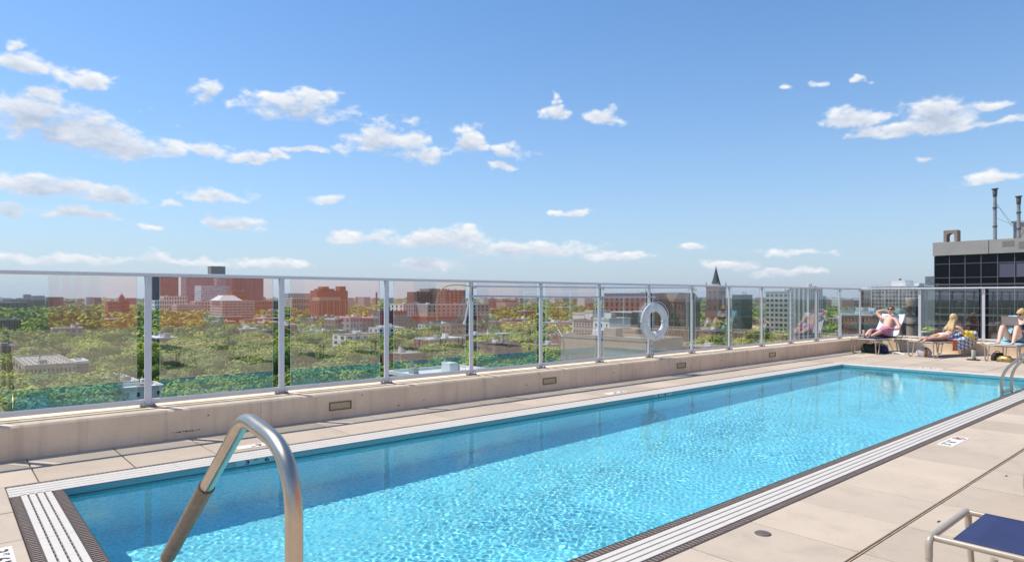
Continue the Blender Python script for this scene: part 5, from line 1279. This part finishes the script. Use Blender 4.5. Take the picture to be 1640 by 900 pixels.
for px, yt, lb in ((1593.5, 308, 'tall grey flue with flared dark cap on the roof of the black building'), (1631.5, 323, 'shorter grey flue with dark cap behind the roof hut, cut by the right edge')):
    o_ = empty('roof_flue', (XL_+on_roof(px, 2.0), YB+2.0, zg+.4), lb, 'flue', 'flues on the black building'); h = zat(yt, d0)-zg-.4; rd = 2.6*sc_
    b = MB(); b.lathe([(rd, 0), (rd*.92, h-.9)], n=16); b.build('pipe', mat('flue_grey', (.40,.40,.40), .5, metal=.3, noise=.25, nscale=1.5), o_)
    b = MB(); b.lathe([(rd*.9, h-.9), (rd*1.05, h-.85), (rd*1.25, h-.25), (rd*1.05, h-.2), (rd*1.75, h-.08), (rd*1.75, h), (0, h+.02)], n=16); b.build('cap', mat('flue_cap', (.16,.15,.14), .6, metal=.4), o_)
    for zz in (.38, .68): 
        b = MB(); b.lathe([(rd*1.3, h*zz), (rd*1.3, h*zz+.12)], n=16); b.build('collar', mat('flue_cap'), o_)
X_, Xf = XL_+on_roof(1594, 2.0), XL_+on_roof(1627, 3.0)
for k, (za, zb) in enumerate(((9.0, 5.9), (9.0, 5.4), (6.4, 6.2))):
    b = MB(); b.tube([(X_, YB+2.0, zr-1.5+za*.62), (Xf+1.2*k*.3, YB+3, zr-1.6+zb*.42)], .012, 5)
    tag(b.build('guy_wire', M_ink), ['upper guy wire running from the tall flue', 'steeper guy wire running from the tall flue', 'level wire from the tall flue to the roof hut'][k], 'wire', 'wires between flue and roof hut')
o_ = empty('roof_hut', (XL_+on_roof(1623, 3.0), YB+3, zg+.4), 'grey concrete roof hut with pale coping on the black building at the right edge', 'hut')
h = zat(362, d0)-zg-.4; MB().box(0, 0, 0, 9, 8, h).build('wall', M_pc, o_); MB().box(-.15, -.15, h, 9.15, 8.15, h+.18).build('coping', R_WHT, o_)

# ---- low houses scattered among the trees
def overlaps(x0, y0, x1, y1, mg): return any(x0-mg < c and x1+mg > a and y0-mg < d_ and y1+mg > b_ for a, b_, c, d_ in FOOT)
BAYN = ['first', 'second', 'third', 'fourth', 'fifth', 'sixth', 'seventh', 'eighth', 'ninth', 'tenth', 'eleventh', 'twelfth', 'thirteenth']
BAYX = [238,450,617,755,867,960,1040,1108,1168,1220,1267,1308,1343,1378,1475,1577]
def where(px):
    for k, b_ in enumerate(BAYX):
        if px < b_: return ['left of the first railing post', 'between the first and second railing posts', 'between the second and third railing posts', 'between the third and fourth railing posts', 'between the fourth and fifth railing posts', 'between the fifth and sixth railing posts', 'just left of the life ring', 'just right of the life ring', 'below the church spire', 'right of the church spire', 'left of the pale finned tower', 'by the pale finned tower', 'right of the pale finned tower', 'near the far corner of the railing', 'behind the man on the lounger', 'between the far posts'][k]
    return 'behind the woman with the laptop'
rr = random.Random(21); nh = 0; tries = 0
WL = [(B_RED, 'red brick'), (B_ORG, 'orange brick'), (B_BRN, 'brown brick'), (B_TAN, 'tan brick'), (B_RED, 'red brick'), (B_GRY, 'grey'), (B_DR2, 'crimson brick'), (B_WHT, 'white')]
RL = [(R_WHT, 'white'), (R_WHT, 'white'), (R_GRY, 'grey'), (R_TAN, 'tan'), (R_DRK, 'dark')]
def row_house(px, d, i):
    x, y = P(px, d); f = 'E' if px < 900 else 'S'
    L = rr.uniform(9, 30); Dp = rr.uniform(9, 16)
    x0, y0, x1, y1 = (x-Dp, y-L/2, x, y+L/2) if f == 'E' else (x-L/2, y, x+L/2, y+Dp)
    if overlaps(x0, y0, x1, y1, 4): return False
    w_, wn = WL[i % len(WL)]; r0_, rn = rr.choice(RL); H = rr.choice((9.5, 10.5, 12, 13, 14.5))
    p0, p1 = (px-L*FPX/d*.45, px+L*FPX/d*.45)
    fl = round(H/3.2)
    det = d < 900
    building('low_house', '%s low house, %s flat roof, %s' % (wn, rn, where(px)), 'house', f, px-(L*FPX/d)*.5*(.9), px+(L*FPX/d)*.5*.9, d, 0, Dp, w_, r0_, fl if det else 0, max(3, int(L/4)) if det else 0, side=(2 if d < 600 else 0), group='low houses among the trees', units=(2 if d < 700 else 1), z0=GZ+H, lip=.5)
    return True
for k in range(1500):
    if nh >= 210: break
    u = rr.random(); d = 250+1250*u**1.15; px = rr.uniform(-60, 1560)
    if px > 1480 and d > 60: continue
    # keep the leafy foreground of the first bays green
    if px < 460 and d < 520 and rr.random() < .75: continue
    if row_house(px, d, nh): nh += 1

# ---- trees
def leaf_mat(name, c1, c2, island):
    m = bpy.data.materials.new(name); m.use_nodes = True; t = m.node_tree; b = t.nodes['Principled BSDF']
    ge = nd(t, 'ShaderNodeNewGeometry'); oi = nd(t, 'ShaderNodeObjectInfo'); c = nd(t, 'ShaderNodeMix', data_type='RGBA'); c.inputs['A'].default_value = (*c1, 1); c.inputs['B'].default_value = (*c2, 1)
    h = nd(t, 'ShaderNodeHueSaturation'); mr = nd(t, 'ShaderNodeMapRange'); setin(mr, To_Min=.82, To_Max=1.22); t.links.new(ge.outputs['Random Per Island'], mr.inputs['Value']); t.links.new(mr.outputs[0], h.inputs['Value'])
    if island:
        at_ = nd(t, 'ShaderNodeAttribute', attribute_name='tint'); t.links.new(at_.outputs['Fac'], c.inputs['Factor'])
    else: t.links.new(oi.outputs['Random'], c.inputs['Factor'])
    t.links.new(c.outputs['Result'], h.inputs['Color']); t.links.new(h.outputs[0], b.inputs['Base Color'])
    b.inputs['Roughness'].default_value = .6; b.inputs['Specular IOR Level'].default_value = .2; return m
LC1, LC2 = (.080,.185,.020), (.340,.385,.030)
M_leaf = leaf_mat('foliage', LC1, LC2, False); M_leafs = leaf_mat('foliage_mass', LC1, LC2, True)
M_bark = mat('bark', (.10,.07,.05), .9)
def quads(cen, nrm, size, r):
    n = len(cen); nrm = nrm/np.linalg.norm(nrm, axis=1, keepdims=True); a = np.cross(nrm, r.normal(size=(n, 3))); a /= np.linalg.norm(a, axis=1, keepdims=True); b = np.cross(nrm, a)
    s = size[:, None]; k = .75
    return np.stack([cen-a*s-b*s*k, cen+a*s-b*s*k, cen+a*s+b*s*k, cen-a*s+b*s*k], 1).reshape(-1, 3)
def mesh_q(name, co, m):
    me = bpy.data.meshes.new(name); me.vertices.add(len(co)); me.vertices.foreach_set('co', co.astype(np.float32).ravel()); n = len(co)//4
    me.loops.add(len(co)); me.loops.foreach_set('vertex_index', np.arange(len(co))); me.polygons.add(n); me.polygons.foreach_set('loop_start', np.arange(0, len(co), 4)); me.update(); me.validate(); me.materials.append(m); return me
def crown(n, r, ls, nl=8):
    """unit crown: radius about 1, base at 0, top about 1.7"""
    lc = r.normal(size=(nl, 3))*np.array([.36, .36, .20])+np.array([0, 0, .95]); lr = r.uniform(.40, .64, nl)
    k = r.integers(0, nl, n); dr = r.normal(size=(n, 3)); dr[:, 2] = np.abs(dr[:, 2])*1.1-.35*r.random(n); dr /= np.linalg.norm(dr, axis=1, keepdims=True)
    p = lc[k]+dr*lr[k][:, None]*r.uniform(.72, 1.08, n)[:, None]*np.array([1, 1, .85])
    return quads(p, dr+r.normal(size=(n, 3))*.22, ls*r.uniform(.6, 1.3, n), r)
CR = [mesh_q('crown', crown(3600, np.random.default_rng(40+i), .043, 10), M_leaf) for i in range(5)]
TR = []
for i in range(2):
    b = MB(); b.tube([(0,0,-1.0), (.01,.01,-.3), (.02,0,.35), (0,.02,.8)], [.085,.06,.05,.02], 7)
    for k in range(5): a = k*1.3+i; b.tube([(.01,0,-.05+.12*k), (.25*math.cos(a), .25*math.sin(a), .45+.1*k), (.5*math.cos(a), .5*math.sin(a), .75+.1*k)], [.035,.02,.008], 5)
    o = b.build('trunk', M_bark); TR.append(o.data); bpy.data.objects.remove(o)
def hidden(px, ytop):
    r = ray(px); dp = -8.06/r[0] if r[0] < 0 else 1e9
    if r[1]*dp > 20.84: dp = 20.84/r[1]
    return ytop > HOR+(1.5-.327)*FPX/dp+2
cells = []
r9 = np.random.default_rng(5); G_ = 12.6
for i in range(-165, 20):
    for j in range(-10, 175):
        x, y = i*G_+r9.uniform(-4, 4), j*G_+r9.uniform(-4, 4); d = -SN*x+CS*y
        if d < 120 or d > 1500: continue
        px = 820+FPX*(CS*x+SN*y)/d
        if px < -40 or px > 1500: continue
        h = 9+7*r9.random()**1.5; keep = .86 if d < 350 else (.70 if px < 470 else .55)
        if r9.random() > keep or hidden(px, HOR+(33.5-h)*FPX/d): continue
        if (608 < px < 795 and 455 < d < 655) or (146 < px < 270 and d < 236) or (330 < px < 414 and 560 < d < 800) or (488 < px < 562 and 590 < d < 760) or (500 < px < 610 and 440 < d < 530): continue
        if any(a-3.0 < x < c+4.0 and b_-4 < y < dd_+3.5 for a, b_, c, dd_ in FOOT): continue
        cells.append((d, x, y, px, h))
for q in range(14):
    x, y = P(28+q*9.5, 188-q*.6+3*math.sin(q*2.3)); cells.append((188, x, y, 28+q*9.5, 12.2+.9*math.sin(q*1.7)))
cells.sort(); print('trees', len(cells))
TL = ['broad leafy tree', 'rounded green tree', 'dense bushy tree', 'spreading green tree']
def depth_word(d): return 'lowest in the view' if d < 190 else ('among the nearer treetops' if d < 240 else 'in the tree belt below')
for k, (d, x, y, px, h) in enumerate(cells[:300]):
    r_ = empty('leafy_tree', (x, y, GZ), '%s %s, %s' % (TL[k % 4], depth_word(d), where(px)), 'tree', 'leafy trees below the terrace, '+where(px))
    s_ = h/1.75
    o = bpy.data.objects.new('crown', CR[k % 5]); C.objects.link(o); o.parent = r_; o.scale = (s_*1.05, s_*1.05, s_*.9); o.location = (0, 0, h-1.55*s_); o.rotation_euler = (0, 0, k*1.7)
    o = bpy.data.objects.new('trunk', TR[k % 2]); C.objects.link(o); o.parent = r_; o.scale = (s_*.7, s_*.7, max(.2, h-1.55*s_)+s_*.3); o.location = (0, 0, max(.2, h-1.55*s_)+s_*.3)
r7 = np.random.default_rng(9); parts_ = []
base_ = [crown(460, np.random.default_rng(70+i), .095) for i in range(8)]; base2 = [crown(130, np.random.default_rng(90+i), .17) for i in range(8)]
for k, (d, x, y, px, h) in enumerate(cells[300:]):
    q = (base_ if d < 650 else base2)[k % 8]; s_ = h/1.75*1.08; a = r7.random()*6.28; ca, sa = math.cos(a), math.sin(a)
    parts_.append(np.stack([(q[:, 0]*ca-q[:, 1]*sa)*s_+x, (q[:, 0]*sa+q[:, 1]*ca)*s_+y, q[:, 2]*s_*.92+GZ+h-1.55*s_], 1))
# beyond: clumps to the horizon
nf = 9000; dd = 1450+5500*r7.random(nf)**1.6; pp_ = r7.uniform(-60, 1520, nf)
for d, px in zip(dd, pp_):
    x, y = P(px, d); q = base2[int(d) % 8][:4*44]; s_ = r7.uniform(8, 13)*(1+d/7000)
    parts_.append(np.stack([q[:, 0]*s_*1.8+x, q[:, 1]*s_*1.8+y, q[:, 2]*s_*.72+GZ-.3*s_], 1))
me = mesh_q('tree_canopy', np.concatenate(parts_), M_leafs)
ta = me.attributes.new('tint', 'FLOAT', 'POINT'); rt = np.random.default_rng(31); ta.data.foreach_set('value', np.concatenate([np.full(len(p), rt.random(), np.float32) for p in parts_]))
me.name = 'tree_canopy'; o = bpy.data.objects.new('tree_canopy', me); C.objects.link(o); tag(o, 'far green treetops spreading to the horizon between the roofs', 'treetops', kind='stuff')
# far roofs and walls too small to tell apart
m = bpy.data.materials.new('far_roofs'); m.use_nodes = True; t = m.node_tree; b_ = t.nodes['Principled BSDF']; ge = nd(t, 'ShaderNodeNewGeometry'); cr = nd(t, 'ShaderNodeValToRGB'); cr.color_ramp.interpolation = 'CONSTANT'
e = cr.color_ramp.elements; e[0].color = (.60,.57,.53,1); e[1].position = .9; e[1].color = (.10,.08,.08,1)
for p_, c_ in ((.22, (.28,.12,.09,1)), (.42, (.36,.31,.27,1)), (.58, (.22,.13,.10,1)), (.74, (.48,.40,.32,1))): x = e.new(p_); x.color = c_
t.links.new(ge.outputs['Random Per Island'], cr.inputs[0]); t.links.new(cr.outputs[0], b_.inputs['Base Color']); b_.inputs['Roughness'].default_value = .9
b = MB()
for k in range(3600):
    d = 1300+6500*rr.random()**1.5; px = rr.uniform(-60, 1510); x, y = P(px, d); w_ = rr.uniform(8, 30); l = rr.uniform(8, 40); h = rr.uniform(8, 14) if rr.random() < .93 else rr.uniform(16, 34)
    b.box(x-w_/2, y-l/2, GZ, x+w_/2, y+l/2, GZ+h)
tag(b.build('far_buildings', m), 'tiny far roofs and walls scattered to the horizon', 'buildings', kind='stuff')
# parked cars in front of the apartments
for k, (px, c_, nm) in enumerate(((650, (.6,.6,.62), 'silver'), (654.5, (.05,.07,.16), 'dark blue'), (659, (.7,.7,.7), 'white'), (664, (.25,.27,.30), 'grey'), (669, (.45,.5,.6), 'pale blue'))):
    x, y = P(px, 585); b = MB(); b.box(-.9, -2.2, .35, .9, 2.2, .95, .12); b.box(-.78, -1.3, .95, .78, 1.1, 1.45, .18)
    for sx_ in (-.92, .75):
        for sy_ in (-1.4, 1.4): b.tube([(sx_, sy_, .33), (sx_+.17, sy_, .33)], .33, 10)
    o = b.build('parked_car', mat('car_'+nm.replace(' ', '_'), c_, .3)); o.location = (x, y, GZ); tag(o, nm+' car parked in front of the crimson base of the apartments', 'car', 'cars parked by the apartments')
road_('parking_lot', P(640, 588), P(690, 590), 24, M_asph, .01)['kind'] = 'structure'

# ================================================================== air
hz_m = bpy.data.materials.new('haze_air'); hz_m.use_nodes = True; t = hz_m.node_tree; t.nodes.clear()
pv = nd(t, 'ShaderNodeVolumePrincipled'); setin(pv, Density=HAZE, Anisotropy=.3); pv.inputs['Color'].default_value = (.86, .92, 1, 1)
ou = nd(t, 'ShaderNodeOutputMaterial'); t.links.new(pv.outputs[0], ou.inputs['Volume'])
if HAZE > 0: tag(MB().box(-9200, -9200, GZ-1.5, 9200, 9200, 110).build('haze', hz_m), kind='stuff')
